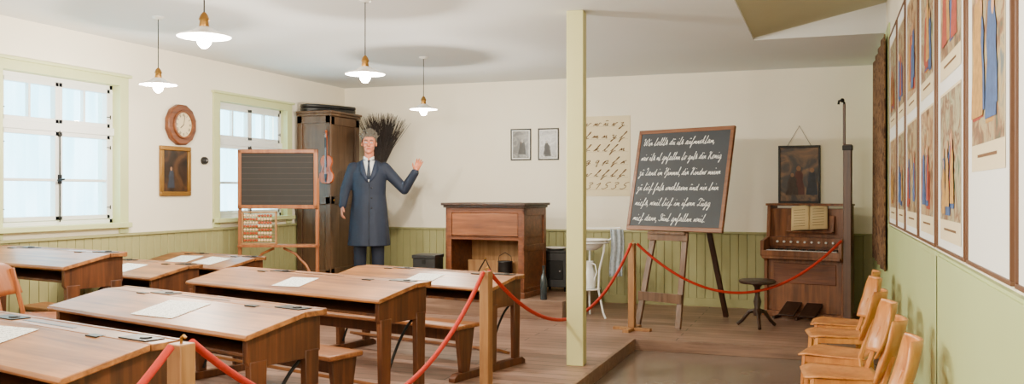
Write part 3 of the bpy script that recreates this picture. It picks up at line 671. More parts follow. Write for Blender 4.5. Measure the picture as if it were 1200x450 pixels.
def framed(name,label,loc,rz,w,h,fw,fd,fmat,bg,pp,n,seed,mat_w=0,cord=None,group=None):
    r=thing(name,label,'picture',loc,rz,group)
    m=M().bb(-w/2,w/2,-fd,0,0,fw).bb(-w/2,w/2,-fd,0,h-fw,h).bb(-w/2,-w/2+fw,-fd,0,fw,h-fw).bb(w/2-fw,w/2,-fd,0,fw,h-fw)
    m.make('frame',fmat,r,min(0.006,fw*0.3))
    if mat_w: M().bb(-w/2+fw,w/2-fw,-fd*0.45,-0.002,fw,h-fw).make('mount',WPAPER,r)
    a=fw+mat_w; m=M(); m.add([(-w/2+a,0,0),(w/2-a,0,0),(w/2-a,0,h-2*a),(-w/2+a,0,h-2*a)],[(0,1,2,3)])
    figure_print(m,w-2*a,h-2*a,n,seed); o=m.make('print',[bg]+pp,r); o.location=(0,-fd*0.5-0.001,a)
    if cord: M().tube([(-w*0.3,-0.008,h-0.02),(0,-0.006,h+cord),(w*0.3,-0.008,h-0.02)],0.003,6).make('hanging_cord',DARKW,r); M().cyl((0,-0.02,h+cord),(0,0,h+cord),0.004,n=8).make('nail',IRON,r)
    return r
framed('framed_painting','dark oil portrait in gilded frame on the window wall',(LX+0.001,7.28,1.31),rad(90),0.44,0.50,0.045,0.03,GOLD,OIL,paldark,1,3)
framed('framed_photograph','small black-and-white photograph in thin black frame',(-3.66,BY-0.001,1.75),0,0.275,0.40,0.018,0.015,BLACK,BWB,palbw,2,5,0.012,group='black framed photographs')
framed('framed_photograph','small black-and-white photograph in thin black frame',(-3.295,BY-0.001,1.75),0,0.275,0.40,0.018,0.015,BLACK,BWB,palbw,2,9,0.012,group='black framed photographs')
framed('hanging_picture','dark religious print in black frame hung from a cord',(-0.305,BY-0.001,1.22),0,0.46,0.66,0.025,0.02,BLACK,OLEO,paldark,3,12,cord=0.22)

def wall_poster(y0,y1,z0,z1,prints,seed,label):
    w=y1-y0; h=z1-z0
    r=thing('wall_chart',label,'poster',(RX-0.001 if z0>1.06 else RX-0.02,(y0+y1)/2,z0),rad(-90),group='framed charts on the side wall')
    fw=0.014
    M().bb(-w/2,w/2,-0.016,0,0,fw).bb(-w/2,w/2,-0.016,0,h-fw,h).bb(-w/2,-w/2+fw,-0.016,0,fw,h-fw).bb(w/2-fw,w/2,-0.016,0,fw,h-fw).make('frame',FRAMEB,r,0.002)
    M().bb(-w/2+fw,w/2-fw,-0.008,-0.001,fw,h-fw).make('mount',WPAPER,r)
    for k,(a,b) in enumerate(prints):
        iw=w*0.72; m=M()
        m.cur=5; m.add([(-iw/2-0.012,0.0008,-0.09),(iw/2+0.012,0.0008,-0.09),(iw/2+0.012,0.0008,(b-a)+0.012),(-iw/2-0.012,0.0008,(b-a)+0.012)],[(0,1,2,3)])
        m.cur=0; m.add([(-iw/2,0,0),(iw/2,0,0),(iw/2,0,b-a),(-iw/2,0,b-a)],[(0,1,2,3)])
        figure_print(m,iw,(b-a)*0.98,7+(seed+k)%3,seed*7+k)
        m.cur=6; m.add([(-iw*0.3,-0.0004,-0.045),(iw*0.3,-0.0004,-0.045),(iw*0.3,-0.0004,-0.035),(-iw*0.3,-0.0004,-0.035)],[(0,1,2,3)])
        o=m.make('print',[bgs[(seed+k)%3]]+pal+[CREAMP,INK],r); o.location=(0,-0.0105,a)
L1='tall framed chart with two coloured biblical prints'
wall_poster(7.10,7.93,1.09,2.62,[(0.14,0.66),(0.86,1.42)],1,L1)
wall_poster(6.36,7.05,1.09,2.62,[(0.14,0.66),(0.86,1.42)],2,L1)
wall_poster(5.46,6.31,1.09,2.62,[(0.14,0.68),(0.84,1.44)],3,L1)
wall_poster(4.60,5.41,1.09,2.62,[(0.14,0.68),(0.84,1.44)],4,L1)
wall_poster(3.65,4.53,1.09,2.62,[(0.14,0.68),(0.84,1.44)],5,L1)
wall_poster(2.76,3.60,1.09,2.62,[(0.42,1.25)],6,'tall framed chart with one large coloured print')
wall_poster(1.85,2.70,1.09,2.62,[(0.42,1.25)],7,'tall framed chart with one large coloured print')
TAP=picture_mat('tapestry_wool',[(40,24,18),(88,56,36),(134,100,66),(50,32,25)],14,0.95)
o=M().surf(lambda u,v:(-0.95+1.9*u,-0.03-0.012*math.sin(u*25)*(1-v*0.5),2.0*v),60,10).make('wall_carpet',TAP); o.modifiers.new('s','SOLIDIFY').thickness=0.012
top(o,'long dark patterned woven carpet hanging on green wall','carpet',loc=(RX-0.014,9.05,0.68),rz=rad(-90))

# alphabet chart
r=thing('alphabet_chart','cream paper chart with brown old-script letters','poster',(-2.56,BY-0.001,1.30),0)
M().bb(-0.30,0.30,-0.006,0,0,0.98).make('sheet',CREAMP,r)
m=M(); rows=['v w u r z','l m n y f','h k l f n','g q p f x','v l f s h','3 1 5 3 5']
for i,t_ in enumerate(rows): write(m,t_,-0.27,0.86-i*0.155,0.042,0.008,-0.0075,0.35,0.5)
for i in range(6): m.bb(-0.28,0.28,-0.0068,-0.0062,0.85-i*0.155,0.8515-i*0.155)
m.make('lettering',INK,r)

# clock
r=thing('wall_clock','dark wooden polygonal wall clock with cream dial','clock',(LX+0.001,7.34,2.03),rad(90))
n=12; poly=[(0.21*math.cos(2*math.pi*(i+.5)/n),0.21*math.sin(2*math.pi*(i+.5)/n)) for i in range(n)]
M().prism(poly,'y',-0.06,0).make('case',REDW,r,0.012)
RR=Matrix.Rotation(rad(90),3,'X')
M().lathe([(0.13,0),(0.145,0.004),(0.14,0.02),(0.125,0.022),(0.12,0.0)],(0,-0.06,0),32,RR).make('bezel',REDW2,r)
M().lathe([(0.001,0),(0.122,0),(0.122,0.004),(0.001,0.004)],(0,-0.06,0),32,RR).make('dial',DIAL,r)
m=M(); num=['XII','I','II','III','IIII','V','VI','VII','VIII','IX','X','XI']
for i,s_ in enumerate(num):
    a=2*math.pi*i/12; ux,uz=math.sin(a),math.cos(a); tx,tz=uz,-ux
    wd={'I':0.008,'V':0.014,'X':0.014}; tot=sum(wd[c] for c in s_); off=-tot/2
    for c in s_:
        def P(p,q): 
            k=off+p*wd[c]; rr=0.085+q*0.024; return (ux*rr+tx*k,uz*rr+tz*k)
        if c=='I': m.ribbon([P(.5,0),P(.5,1)],0.004,-0.0655)
        if c=='V': m.ribbon([P(.1,1),P(.5,0),P(.9,1)],0.0035,-0.0655)
        if c=='X': m.ribbon([P(.1,1),P(.9,0)],0.0035,-0.0655); m.ribbon([P(.1,0),P(.9,1)],0.0035,-0.0655)
        off+=wd[c]
m.make('dial_marking',BLACK,r)
M().ribbon([(0,0),(-0.045,-0.035)],0.009,-0.067).make('hour_hand',BLACK,r); M().ribbon([(0,0),(0.018,0.09)],0.006,-0.068).make('minute_hand',BLACK,r)
r=thing('wall_sensor','small round black device on the window wall','sensor',(LX+0.001,7.72,1.68),rad(90))
M().lathe([(0.001,0),(0.04,0),(0.04,0.03),(0.03,0.045),(0.001,0.048)],(0,0,0),20,RR).make('housing',BLACK,r); M().lathe([(0.001,0),(0.012,0),(0.01,0.006),(0.001,0.008)],(0,-0.047,0),12,RR).make('lens',STEEL,r)

# ---------------------------------------------------------------- blackboard + easel
bx,by,brz=-1.465,8.92,rad(-24.8)
r=thing('blackboard','framed blackboard covered in white old-script handwriting','blackboard',(bx,by,0.955),0,rot=(rad(-13),0,brz))
bw,bh=1.14,1.07
M().bb(-bw/2+0.02,bw/2-0.02,-0.012,0.012,0.02,bh-0.02).make('slate_panel',SLATE,r)
M().bb(-bw/2,bw/2,-0.017,0.017,0,0.045).bb(-bw/2,bw/2,-0.017,0.017,bh-0.04,bh).bb(-bw/2,-bw/2+0.04,-0.017,0.017,0.045,bh-0.04).bb(bw/2-0.04,bw/2,-0.017,0.017,0.045,bh-0.04).make('frame',wood('board_frame',(96,54,28),(136,86,48),'X',4),r,0.004)
m=M()
lines=['Wie sollst du ist aufmerksam,','wir ist es gefallen so gest die Konig','zu Land im Himmel, die Kinder meine','zu sich fast verklaren und nie sein','nicht, weil sich im ihren Tugg','mich dann, Suns gefallen weis.']
ww=[0.86,0.96,0.97,0.97,0.90,0.86]
for i,t_ in enumerate(lines): write(m,t_,-0.50,0.90-i*0.16,0.040,0.0048,-0.0135,0.3,ww[i])
m.make('chalk_writing',CHALK,r)
r=thing('board_easel','brown wooden easel carrying the blackboard','easel',(bx,by,0),brz)
EW=wood('easel_wood',(84,60,44),(124,94,70),'Z',4)
def ey(z): return 0.045+(z-0.955)*0.2309
cx=-0.06
for sx in(-1,1):
    xb=cx+sx*0.24; xt=cx+sx*0.13
    M().beam((xb,ey(0.012),0.012),(xt,ey(1.95),1.95),0.06,0.03,(0,1,0)).make('leg',EW,r,0.003)
M().beam((cx+0.06,0.34,1.85),(cx+0.12,0.92,0.012),0.055,0.03,(0,1,0)).make('rear_leg',DARKW,r,0.003)
M().beam((cx-0.26,ey(0.3)-0.028,0.3),(cx+0.26,ey(0.3)-0.028,0.3),0.025,0.09,(0,0,1)).make('cross_bar',EW,r,0.003)
M().beam((cx-0.24,ey(0.9)-0.03,0.9),(cx+0.24,ey(0.9)-0.03,0.9),0.025,0.08,(0,0,1)).make('cross_bar',EW,r,0.003)
M().bb(cx-0.22,cx+0.22,-0.035,0.02,0.925,0.95).make('ledge',EW,r,0.003)
M().beam((cx-0.15,ey(1.9)+0.03,1.9),(cx+0.15,ey(1.9)+0.03,1.9),0.03,0.07,(0,0,1)).make('top_bar',EW,r,0.003)

# ---------------------------------------------------------------- harmonium
r=thing('harmonium','old reddish-brown pedal harmonium with open keyboard','harmonium',(-0.272,9.91,0),rad(-16.7))
w=0.415
for sx in(-1,1):
    M().prism([(0.1,0),(0.42,0),(0.42,1.2),(0.2,1.2),(0.17,0.86),(-0.02,0.82),(-0.02,0.66),(0.1,0.6)],'x',sx*w-0.02,sx*w+0.02).make('side_cheek',HARW,r,0.006)
M().bb(-w,w,0.13,0.42,0.05,0.62).bb(-w,w,0.22,0.42,0.62,1.17).make('body',HARW,r,0.003)
M().bb(-w-0.03,w+0.03,0.17,0.43,1.2,1.225).make('lid_top',HARW,r,0.006)
M().bb(-w-0.03,w+0.03,0.06,0.43,0.0,0.06).make('plinth',HARW,r,0.005)
M().bb(-w,w,-0.02,0.24,0.63,0.70).bb(-w,w,-0.025,0.0,0.66,0.72).make('key_deck',HARW,r,0.004)
m=M().bb(-w+0.08,w-0.08,0.118,0.132,0.36,0.58); m.make('front_panel',REDW,r,0.006)
M().bb(-w+0.02,w-0.02,0.165,0.22,0.76,0.86).make('stop_board',HARW,r,0.003)
nk=31; kw=(2*w-0.08)/nk
for i in range(nk):
    if i==0: k0=M().bb(0,kw-0.0012,0.0,0.125,0.70,0.725).make('white_key',ENAM,r); k0.location=(-w+0.04,0.005,0); continue
    k=k0.copy(); k.parent=r; k.location=(-w+0.04+i*kw,0.005,0); bpy.context.scene.collection.objects.link(k)
k1=None
for i in range(nk-1):
    if i%7 in(2,6): continue
    if k1 is None: k1=M().bb(-0.006,0.006,0.045,0.125,0.725,0.738).make('black_key',BLACK,r); k1.location=(-w+0.04+(i+1)*kw,0.005,0); continue
    k=k1.copy(); k.parent=r; k.location=(-w+0.04+(i+1)*kw,0.005,0); bpy.context.scene.collection.objects.link(k)
k1=None
for i in range(9):
    x=-0.3+i*0.075
    if k1 is None: k1=M().cyl((0,0.165,0.81),(0,0.14,0.81),0.008,n=10).cyl((0,0.14,0.81),(0,0.128,0.81),0.013,0.011,12).make('stop_knob',ENAM,r); k1.location=(x,0,0)
    else:
        k=k1.copy(); k.parent=r; k.location=(x,0,0); bpy.context.scene.collection.objects.link(k)
M().box((0.05,0.17,1.0),(0.5,0.012,0.2),Matrix.Rotation(rad(-15),3,'X')).bb(-0.2,0.3,0.09,0.2,0.918,0.93).make('music_desk',HARW,r,0.003)
for sx in(-1,1):
    M().box((sx*0.11,-0.0,0.1),(0.17,0.3,0.02),Matrix.Rotation(rad(22),3,'X')).make('pedal',DARKW,r,0.004)
m=M()
for i in range(-1,2):
    m.bb(i*0.24-0.012,i*0.24+0.012,-0.15,0.13,0.0,0.03)
m.make('pedal_frame',DARKW,r,0.003)
hm=r.matrix_basis
t=thing('music_book','open old music book with yellowed pages','book',(0,0,0)); t.matrix_basis=hm@Matrix.Translation((0.06,0.112,0.934))@Matrix.Rotation(rad(-18),4,'X')@Matrix.Rotation(rad(-5),4,'Y')
PG=paint('yellowed_page',(224,200,148),0.8,0.04,8)
for sx in(-1,1):
    M().surf(lambda u,v:(sx*(0.19*u),-0.012-0.015*math.sin(u*math.pi)*0.8,0.01+0.27*v),10,2).make('page',PG,t).modifiers.new('s','SOLIDIFY').thickness=0.008
M().bb(-0.195,0.195,-0.003,0.0,0.006,0.284).make('cover',DARKW,t)
m=M()
for sx in(-1,1):
    for k in range(7): m.bb(sx*0.1-0.06,sx*0.1+0.06,-0.034,-0.0335,0.05+k*0.03,0.054+k*0.03)
m.make('staves',INK,t)
# stool
r=thing('piano_stool','low dark brown wooden stool with turned column','stool',(-0.66,9.15,0),rad(10))
M().lathe([(0.001,0.44),(0.165,0.44),(0.18,0.452),(0.18,0.468),(0.165,0.478),(0.001,0.474)],n=32).make('seat',DARKW,r)
M().lathe([(0.001,0.12),(0.035,0.12),(0.045,0.16),(0.028,0.2),(0.04,0.26),(0.024,0.32),(0.03,0.4),(0.06,0.44),(0.001,0.44)],n=20).make('column',DARKW,r)
for k in range(3):
    a=rad(30+120*k); c,s_=math.cos(a),math.sin(a)
    M().tube([(0.02*c,0.02*s_,0.17),(0.09*c,0.09*s_,0.15),(0.16*c,0.16*s_,0.06),(0.21*c,0.21*s_,0.018)],[0.022,0.02,0.017,0.018],10).make('leg',DARKW,r)
# map stand
MSW=wood('map_stand_wood',(54,32,21),(94,60,38),'Z',4,0.4)
r=thing('map_stand','tall brown wooden map stand with black iron hook','map stand',(0.19,9.56,0),rad(-12))
M().bb(-0.04,0.04,-0.03,0.03,0.04,1.83).make('lower_post',MSW,r,0.006)
M().bb(-0.045,-0.02,-0.015,0.012,1.83,2.24).make('upper_rod',MSW,r,0.004)
M().tube([(-0.033,0,2.2),(-0.033,0,2.25),(-0.05,-0.01,2.275),(-0.08,-0.02,2.27),(-0.085,-0.02,2.235)],0.012,10).ell((-0.05,-0.01,2.275),0.022).make('hook',IRON,r)
M().bb(-0.17,0.17,-0.03,0.03,0,0.045).bb(-0.03,0.03,-0.2,0.17,0,0.045).make('base',MSW,r,0.005)
M().bb(-0.046,0.046,-0.036,0.036,1.77,1.82).make('clamp',IRON,r,0.003)
M().tube([(-0.04,-0.03,0.86),(-0.04,-0.05,0.86),(-0.04,-0.052,0.875)],0.005,8).make('rope_hook',BRASS,r)

# ---------------------------------------------------------------- plywood chairs
def ply_chair():
    r=thing('plywood_chair','honey-coloured bent plywood school chair against side wall','chair',(0,0,0),0,group='plywood chairs along the wall')
    def seat(u,v):
        y=-0.20+0.40*v; e=max(0,0.25-v)/0.25
        wd=0.205*math.sqrt(max(0.05,1-0.45*e**2.5))-0.03*v
        x=(2*u-1)*wd
        z=0.452-0.014*math.cos((2*u-1)*1.4)*math.sin(v*math.pi)-0.03*max(0,0.2-v)**1.5*8-0.012*v
        return (x,y,z)
    M().surf(seat,14,16).make('seat',PLYW,r).modifiers.new('s','SOLIDIFY').thickness=0.011
    def back(u,v):
        a=(2*u-1); e=max(0,v-0.6)/0.4; f=max(0,0.3-v)/0.3
        wd=0.195*math.sqrt(max(0.05,1-0.55*e**2.2))*(1-0.25*f**1.5)
        return (a*wd,0.215+0.08*v-0.055*a*a+0.01*math.sin(v*3),0.55+0.29*v)
    m=M(); nu,nv=18,14
    vs=[back(i/nu,j/nv) for i in range(nu+1) for j in range(nv+1)]
    fs=[(i*(nv+1)+j,(i+1)*(nv+1)+j,(i+1)*(nv+1)+j+1,i*(nv+1)+j+1) for i in range(nu) for j in range(nv) if not(6<=i<=11 and j in(9,10))]
    m.add(vs,fs); m.make('backrest',PLYW,r).modifiers.new('s','SOLIDIFY').thickness=0.011
    for sx in(-1,1):
        M().beam((sx*0.19,-0.17,0),(sx*0.165,-0.15,0.435),0.026,0.034).make('leg',PLYW,r,0.005)
        M().beam((sx*0.19,0.2,0),(sx*0.165,0.17,0.44),0.026,0.036).beam((sx*0.165,0.17,0.43),(sx*0.13,0.245,0.68),0.024,0.026).make('leg',PLYW,r,0.005)
        M().beam((sx*0.17,-0.15,0.41),(sx*0.17,0.17,0.41),0.022,0.04).make('side_rail',PLYW,r,0.003)
    M().beam((-0.16,-0.15,0.41),(0.16,-0.15,0.41),0.02,0.04).beam((-0.18,0.185,0.2),(0.18,0.185,0.2),0.02,0.03).make('cross_rail',PLYW,r,0.003)
    return r
c0=ply_chair(); c0.location=(0.08,7.38,-0.1); c0.rotation_euler=(0,0,rad(-93))
for y,a,x in((6.78,-82,0.06),(5.98,-102,0.05),(5.32,-84,0.06),(4.68,-97,0.06),(4.05,-90,0.07)): clone(c0,(x,y,-0.1),rad(a))

# ---------------------------------------------------------------- pendant lamps
r=thing('pendant_lamp','white enamel pendant lamp hanging from thin dark cord','lamp',(-3.27,4.08,2.22),0,group='enamel pendant lamps')
M().lathe([(0.001,0.52),(0.03,0.52),(0.05,0.535),(0.05,0.54),(0.001,0.54)],n=20).make('ceiling_rose',ENAM,r)
M().cyl((0,0,0.1),(0,0,0.53),0.004,n=8).make('cord',BLACK,r)
M().lathe([(0.001,0.035),(0.022,0.035),(0.028,0.05),(0.024,0.08),(0.03,0.09),(0.02,0.115),(0.008,0.13),(0.001,0.13)],n=20).make('socket',BRASS,r)
M().lathe([(0.028,0.05),(0.04,0.045),(0.06,0.03),(0.1,0.014),(0.145,0.0),(0.147,-0.006),(0.143,-0.008),(0.1,0.006),(0.06,0.02),(0.035,0.036),(0.028,0.04)],n=40).make('shade',[ENAM],r)
M().ell((0,0,-0.02),(0.04,0.04,0.052)).make('bulb',BULB,r)
ld=bpy.data.lights.new('bulb_light','POINT'); ld.energy=118; ld.color=(1,0.90,0.76); ld.shadow_soft_size=0.035
lo=bpy.data.objects.new('bulb_light',ld); bpy.context.scene.collection.objects.link(lo); lo.parent=r; lo.location=(0,0,-0.115)
for p in((-5.08,5.78,2.22),(-3.195,5.77,2.22),(-3.98,8.43,2.22),(-1.2,2.6,2.22),(-1.2,-0.4,2.22),(-3.4,1.4,2.22),(-5.0,-0.4,2.22)): clone(r,p)  # last four hang out of view, added to brighten the room

# ---------------------------------------------------------------- teacher figure
def vox(o,size,smooth=4):
    a=o.modifiers.new('r','REMESH'); a.mode='VOXEL'; a.voxel_size=size; a.use_smooth_shade=True
    b=o.modifiers.new('sm','SMOOTH'); b.iterations=smooth; b.factor=0.5
    return o
def limb(m,pts,n=14):
    for (p,rr),(q,r2) in zip(pts[:-1],pts[1:]): m.cyl(p,q,rr,r2,n); m.ell(p,rr,n=n)
    m.ell(pts[-1][0],pts[-1][1],n=n)
def hand(m,wrist,d,side,nrm,curl):
    d=Vector(d).normalized(); side=Vector(side); side=(side-d*side.dot(d)).normalized(); nrm=d.cross(side) if d.cross(side).dot(Vector(nrm))>0 else -d.cross(side)
    w=Vector(wrist); R=Matrix((side,nrm,d)).transposed()
    m.ell(w+d*0.05,(0.04,0.017,0.055),R,14)
    m.ell(w+d*0.075,(0.042,0.015,0.03),R,14)
    limb(m,[(w-d*0.02,0.026),(w+d*0.03,0.024)],12)
    for k,(o,l) in enumerate(((-0.033,0.07),(-0.011,0.082),(0.011,0.078),(0.033,0.062))):
        p=w+d*0.09+side*(-o)
        a=0; dd=(d+side*(-o)*3.5).normalized(); pts=[(p,0.0098)]
        for s_ in range(3):
            a+=curl*(0.6+0.5*s_)*(1+0.12*k); v=dd*math.cos(a)+nrm*math.sin(a); p=p+v*l*(0.45,0.3,0.25)[s_]; pts.append((p,0.0092-0.0007*s_))
        limb(m,pts,8)
    p=w+d*0.03+side*0.032; q=p+(side*0.7+d*0.7+nrm*0.2).normalized()*0.04; s2=q+(side*0.35+d*0.9+nrm*0.3).normalized()*0.032
    limb(m,[(p,0.014),(q,0.011),(s2,0.0095)],8)
SKIN=paint('mannequin_skin',(204,124,92),0.45,0.06,14)
COAT=paint('dark_blue_coat',(28,37,56),0.75,0.12,12,0.2)
TROU=paint('navy_trousers',(20,28,46),0.8,0.1,12,0.15)
HAIR=paint('grey_hair',(112,104,94),0.85,0.25,60,0.8)
SHIRT=paint('white_shirt',(230,230,228),0.8,0.02,10)
TIE=paint('dark_tie',(30,40,58),0.6,0.1,10)
g=thing('person','person in long dark blue coat, raising one hand','person',(-5.24,9.56,0.2),rad(27))
m=M()
m.ell((0,0,1.30),(0.17,0.11,0.2)); m.ell((0,0,1.02),(0.16,0.115,0.14)); m.ell((0,0,1.15),(0.145,0.1,0.16))
limb(m,[((-0.15,0,1.44),0.05),((0.15,0,1.44),0.05)]); limb(m,[((0,0.015,1.44),0.065),((0,0.0,1.56),0.056),((0,-0.01,1.64),0.058)])
for sx in(-1,1): limb(m,[((sx*0.095,0,0.97),0.09),((sx*0.105,-0.01,0.53),0.06),((sx*0.11,0.02,0.1),0.04)]); m.ell((sx*0.115,-0.06,0.045),(0.042,0.12,0.04))
RS,RE,RW=(-0.19,0.0,1.43),(-0.285,0.01,1.18),(-0.31,-0.1,0.985)
LS,LE,LW=(0.19,0.0,1.43),(0.425,-0.03,1.18),(0.56,-0.15,1.40)
limb(m,[(RS,0.045),(RE,0.038),(RW,0.028)]); limb(m,[(LS,0.045),(LE,0.038),(LW,0.028)])
hand(m,RW,(-0.1,-0.25,-1),(0.2,-1,0),(1,0,0),0.35)
hand(m,LW,(0.35,-0.25,1),(-1,-0.1,0),(-0.2,-1,0),0.18)
hc=Vector((0,-0.025,1.735))
m.ell(hc+Vector((0,0.015,0.02)),(0.082,0.1,0.108)); m.ell(hc+Vector((0,-0.03,-0.05)),(0.064,0.07,0.075)); m.ell(hc+Vector((0,-0.075,-0.1)),(0.03,0.024,0.022))
m.tube([hc+Vector((0,-0.088,0.025)),hc+Vector((0,-0.108,-0.005)),hc+Vector((0,-0.122,-0.028)),hc+Vector((0,-0.1,-0.036))],[0.009,0.012,0.017,0.012],10)
for sx in(-1,1):
    m.ell(hc+Vector((sx*0.012,-0.108,-0.031)),0.009,n=8); m.ell(hc+Vector((sx*0.086,0.01,-0.005)),(0.01,0.02,0.032)); m.ell(hc+Vector((sx*0.04,-0.075,-0.03)),(0.026,0.022,0.024)); m.ell(hc+Vector((sx*0.032,-0.082,0.032)),(0.026,0.012,0.01))
vox(m.make('body',SKIN,g),0.0055,3)
for sx in(-1,1):
    e=hc+Vector((sx*0.031,-0.083,0.008)); M().ell(e,(0.014,0.011,0.009),n=12).make('eye',ENAM,g); M().ell(e+Vector((0,-0.0095,0)),(0.0055,0.003,0.006),n=10).make('pupil',BLACK,g)
    M().tube([hc+Vector((sx*0.012,-0.098,0.03)),hc+Vector((sx*0.032,-0.1,0.04)),hc+Vector((sx*0.056,-0.085,0.03))],[0.005,0.0065,0.004],8).make('eyebrow',HAIR,g)
M().ell(hc+Vector((0,-0.1,-0.066)),(0.024,0.008,0.007),n=12).make('lips',paint('lips',(160,62,50),0.5),g)
m=M(); rd=random.Random(2)
m.ell(hc+Vector((0,0.022,0.032)),(0.094,0.108,0.108),n=28,keep=lambda v:(v.y>hc.y-0.02 and v.z>hc.z-0.09) or v.z>hc.z+0.085-max(0,(-0.05-(v.y-hc.y)))*0.2)
for i in range(110):
    a=rd.uniform(0,2*math.pi); th=rd.uniform(0.05,1.35); v=Vector((math.sin(th)*math.cos(a)*0.09,math.sin(th)*math.sin(a)*0.1+0.022,math.cos(th)*0.1+0.04))
    if v.y<-0.05 and v.z<0.09: continue
    d=(Vector((v.x*0.9,(v.y-0.022)*0.8,v.z)).normalized()+Vector((0,0,0.35))).normalized(); p=hc+v
    m.tube([p-d*0.02,p+d*0.018+Vector((rd.uniform(-.008,.008),0,0.0)),p+d*rd.uniform(0.035,0.06)+Vector((rd.uniform(-.015,.015),rd.uniform(-.01,.01),0.0))],[0.015,0.010,0.0015],6)
o=m.make('hair',HAIR,g)
# coat
m=M(); rings=[]; n=40
for z,rx,ry,cy,fold in((0.5,0.25,0.19,0.0,0.05),(0.6,0.245,0.185,0,0.04),(0.8,0.232,0.17,0,0.02),(1.0,0.215,0.155,0,0.006),(1.12,0.2,0.14,0,0),(1.25,0.205,0.14,0,0),(1.38,0.215,0.135,0.0,0),(1.46,0.205,0.11,0.01,0),(1.51,0.14,0.08,0.02,0),(1.545,0.075,0.065,0.015,0)):
    rings.append([(rx*(1+fold*math.sin(7*2*math.pi*j/n))*math.cos(2*math.pi*j/n),cy+ry*(1+fold*math.cos(6*2*math.pi*j/n))*math.sin(2*math.pi*j/n),z) for j in range(n)])
m.loft(rings)
limb(m,[((-0.185,0,1.435),0.078),(RE,0.062),(Vector(RW)*0.97+Vector(RE)*0.03,0.048)]); limb(m,[((0.185,0,1.435),0.078),(LE,0.062),(Vector(LW)*0.94+Vector(LE)*0.06,0.05)])
vox(m.make('coat',COAT,g),0.009,2)
def fy(z):
    T=((0.5,0.192),(0.6,0.187),(0.8,0.172),(1.0,0.156),(1.12,0.141),(1.25,0.141),(1.38,0.135),(1.46,0.1),(1.51,0.062),(1.56,0.045))
    for (a,ya),(b,yb) in zip(T[:-1],T[1:]):
        if z<=b: return -(ya+(yb-ya)*(z-a)/(b-a))
    return -0.045
def strip(pts,off,th=0.006):
    mm=M(); rows_=[]
    for xl,xr,z in pts:
        rows_.append([(xl,fy(z)-off+abs(xl)**2*1.6,z),(xr,fy(z)-off+abs(xr)**2*1.6,z)])
    vs=[v for rr in rows_ for v in rr]; fs=[(2*i,2*i+1,2*i+3,2*i+2) for i in range(len(pts)-1)]
    mm.add(vs,fs); return mm
zs=[1.27,1.32,1.37,1.42,1.46,1.5,1.53]
o=strip([(-0.006-0.07*(z-1.27)/0.26,0.006+0.07*(z-1.27)/0.26,z) for z in zs],0.006).make('shirt_front',SHIRT,g); o.modifiers.new('s','SOLIDIFY').thickness=0.004
for sx in(-1,1):
    M().surf(lambda u,v:(sx*(0.012+0.05*u),-0.06+0.045*u-0.012*v,1.5+0.018*u+0.055*v+0.01*u),6,3).make('shirt_collar',SHIRT,g).modifiers.new('s','SOLIDIFY').thickness=0.006
    pts=[]
    for z in zs:
        t_=(z-1.27)/0.26; a=sx*(0.004+0.066*t_); b=sx*(0.012+0.1*math.sin(min(1,t_*1.15)*2.2)*0.95+0.01); pts.append((min(a,b),max(a,b),z))
    o=strip(pts,0.012).make('lapel',paint('lapel_cloth',(34,44,66),0.7,0.1,12),g); o.modifiers.new('s','SOLIDIFY').thickness=0.007
    W_=Vector(LW if sx>0 else RW); E_=Vector(LE if sx>0 else RE); d=(W_-E_).normalized()
    M().cyl(W_-d*0.02,W_+d*0.012,0.04,0.038,18).make('shirt_cuff',SHIRT,g)
o=strip([(-0.018,0.018,1.30),(-0.022,0.022,1.36),(-0.016,0.016,1.44),(-0.01,0.01,1.5),(-0.018,0.018,1.535)],0.014).make('tie',TIE,g); o.modifiers.new('s','SOLIDIFY').thickness=0.006
o=strip([(0.0,0.006,z) for z in(0.5,0.6,0.8,1.0,1.12,1.25)],0.004).make('coat_opening',BLACK,g); o.modifiers.new('s','SOLIDIFY').thickness=0.004
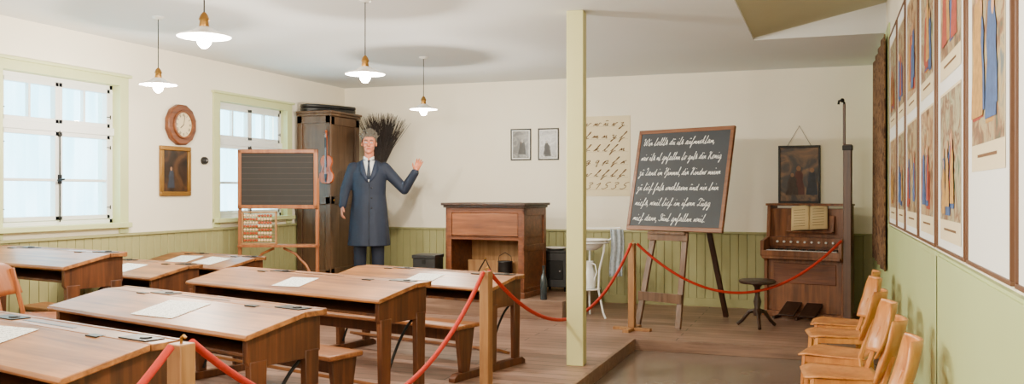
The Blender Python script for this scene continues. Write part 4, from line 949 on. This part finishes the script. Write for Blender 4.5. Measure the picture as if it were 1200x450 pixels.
for z in(1.2,1.08,0.96):
    M().ell((0.035,fy(z)-0.004,z),(0.011,0.006,0.011),n=10).make('button',BLACK,g)
m=M()
for sx in(-1,1): limb(m,[((sx*0.1,0,0.9),0.1),((sx*0.105,-0.01,0.53),0.082),((sx*0.11,0.015,0.1),0.07)])
vox(m.make('trousers',TROU,g),0.012,2)
for sx in(-1,1):
    m=M(); m.ell((sx*0.115,-0.07,0.048),(0.052,0.14,0.048)); m.bb(sx*0.115-0.045,sx*0.115+0.045,-0.17,0.07,0,0.02); m.make('shoe',BLACK,g)
# twig broom
r=thing('twig_broom','dark birch twig broom standing upright against the wall','broom',(-5.38,10.12,0.2),0)
M().cyl((0,0,0),(0.0,0.0,1.55),0.014,n=10).make('handle',LIGHTW,r)
m=M(); rd=random.Random(8)
for i in range(420):
    a=rd.gauss(0.05,0.25); b=rd.gauss(0,0.16); L_=rd.uniform(0.5,0.72)
    a=max(-0.42,min(0.52,a)); d=Vector((math.sin(a),math.sin(b)*0.5,math.cos(a)))
    p0=Vector((rd.uniform(-0.04,0.04),rd.uniform(-0.02,0.02),1.45))
    m.tube([p0,p0+Vector((d.x*0.8,d.y*0.4,0.9*d.z))*L_*0.5,p0+d*L_+Vector((rd.uniform(-.03,.03),0,0))],[0.006,0.005,0.0015],5)
o=m.make('twigs',paint('twig_dark',(42,34,31),0.85,0.15,20),r); o['kind']='stuff'
M().tube([(0.045*math.cos(2*math.pi*i/16),0.035*math.sin(2*math.pi*i/16),1.5) for i in range(17)],0.01,6,False).make('binding',LIGHTW,r)

# ---------------------------------------------------------------- world, camera
w=bpy.data.worlds.new('world'); bpy.context.scene.world=w; w.use_nodes=True
bg=w.node_tree.nodes['Background']; bg.inputs['Color'].default_value=(0.86,0.94,1.0,1); bg.inputs['Strength'].default_value=13.0
cam=bpy.data.cameras.new('camera'); co=bpy.data.objects.new('camera',cam); bpy.context.scene.collection.objects.link(co)
co.location=(0,0,1.35); co.rotation_euler=(rad(90),0,rad(19.58)); cam.sensor_width=36; cam.lens=31.2; cam.clip_start=0.05
bpy.context.scene.camera=co
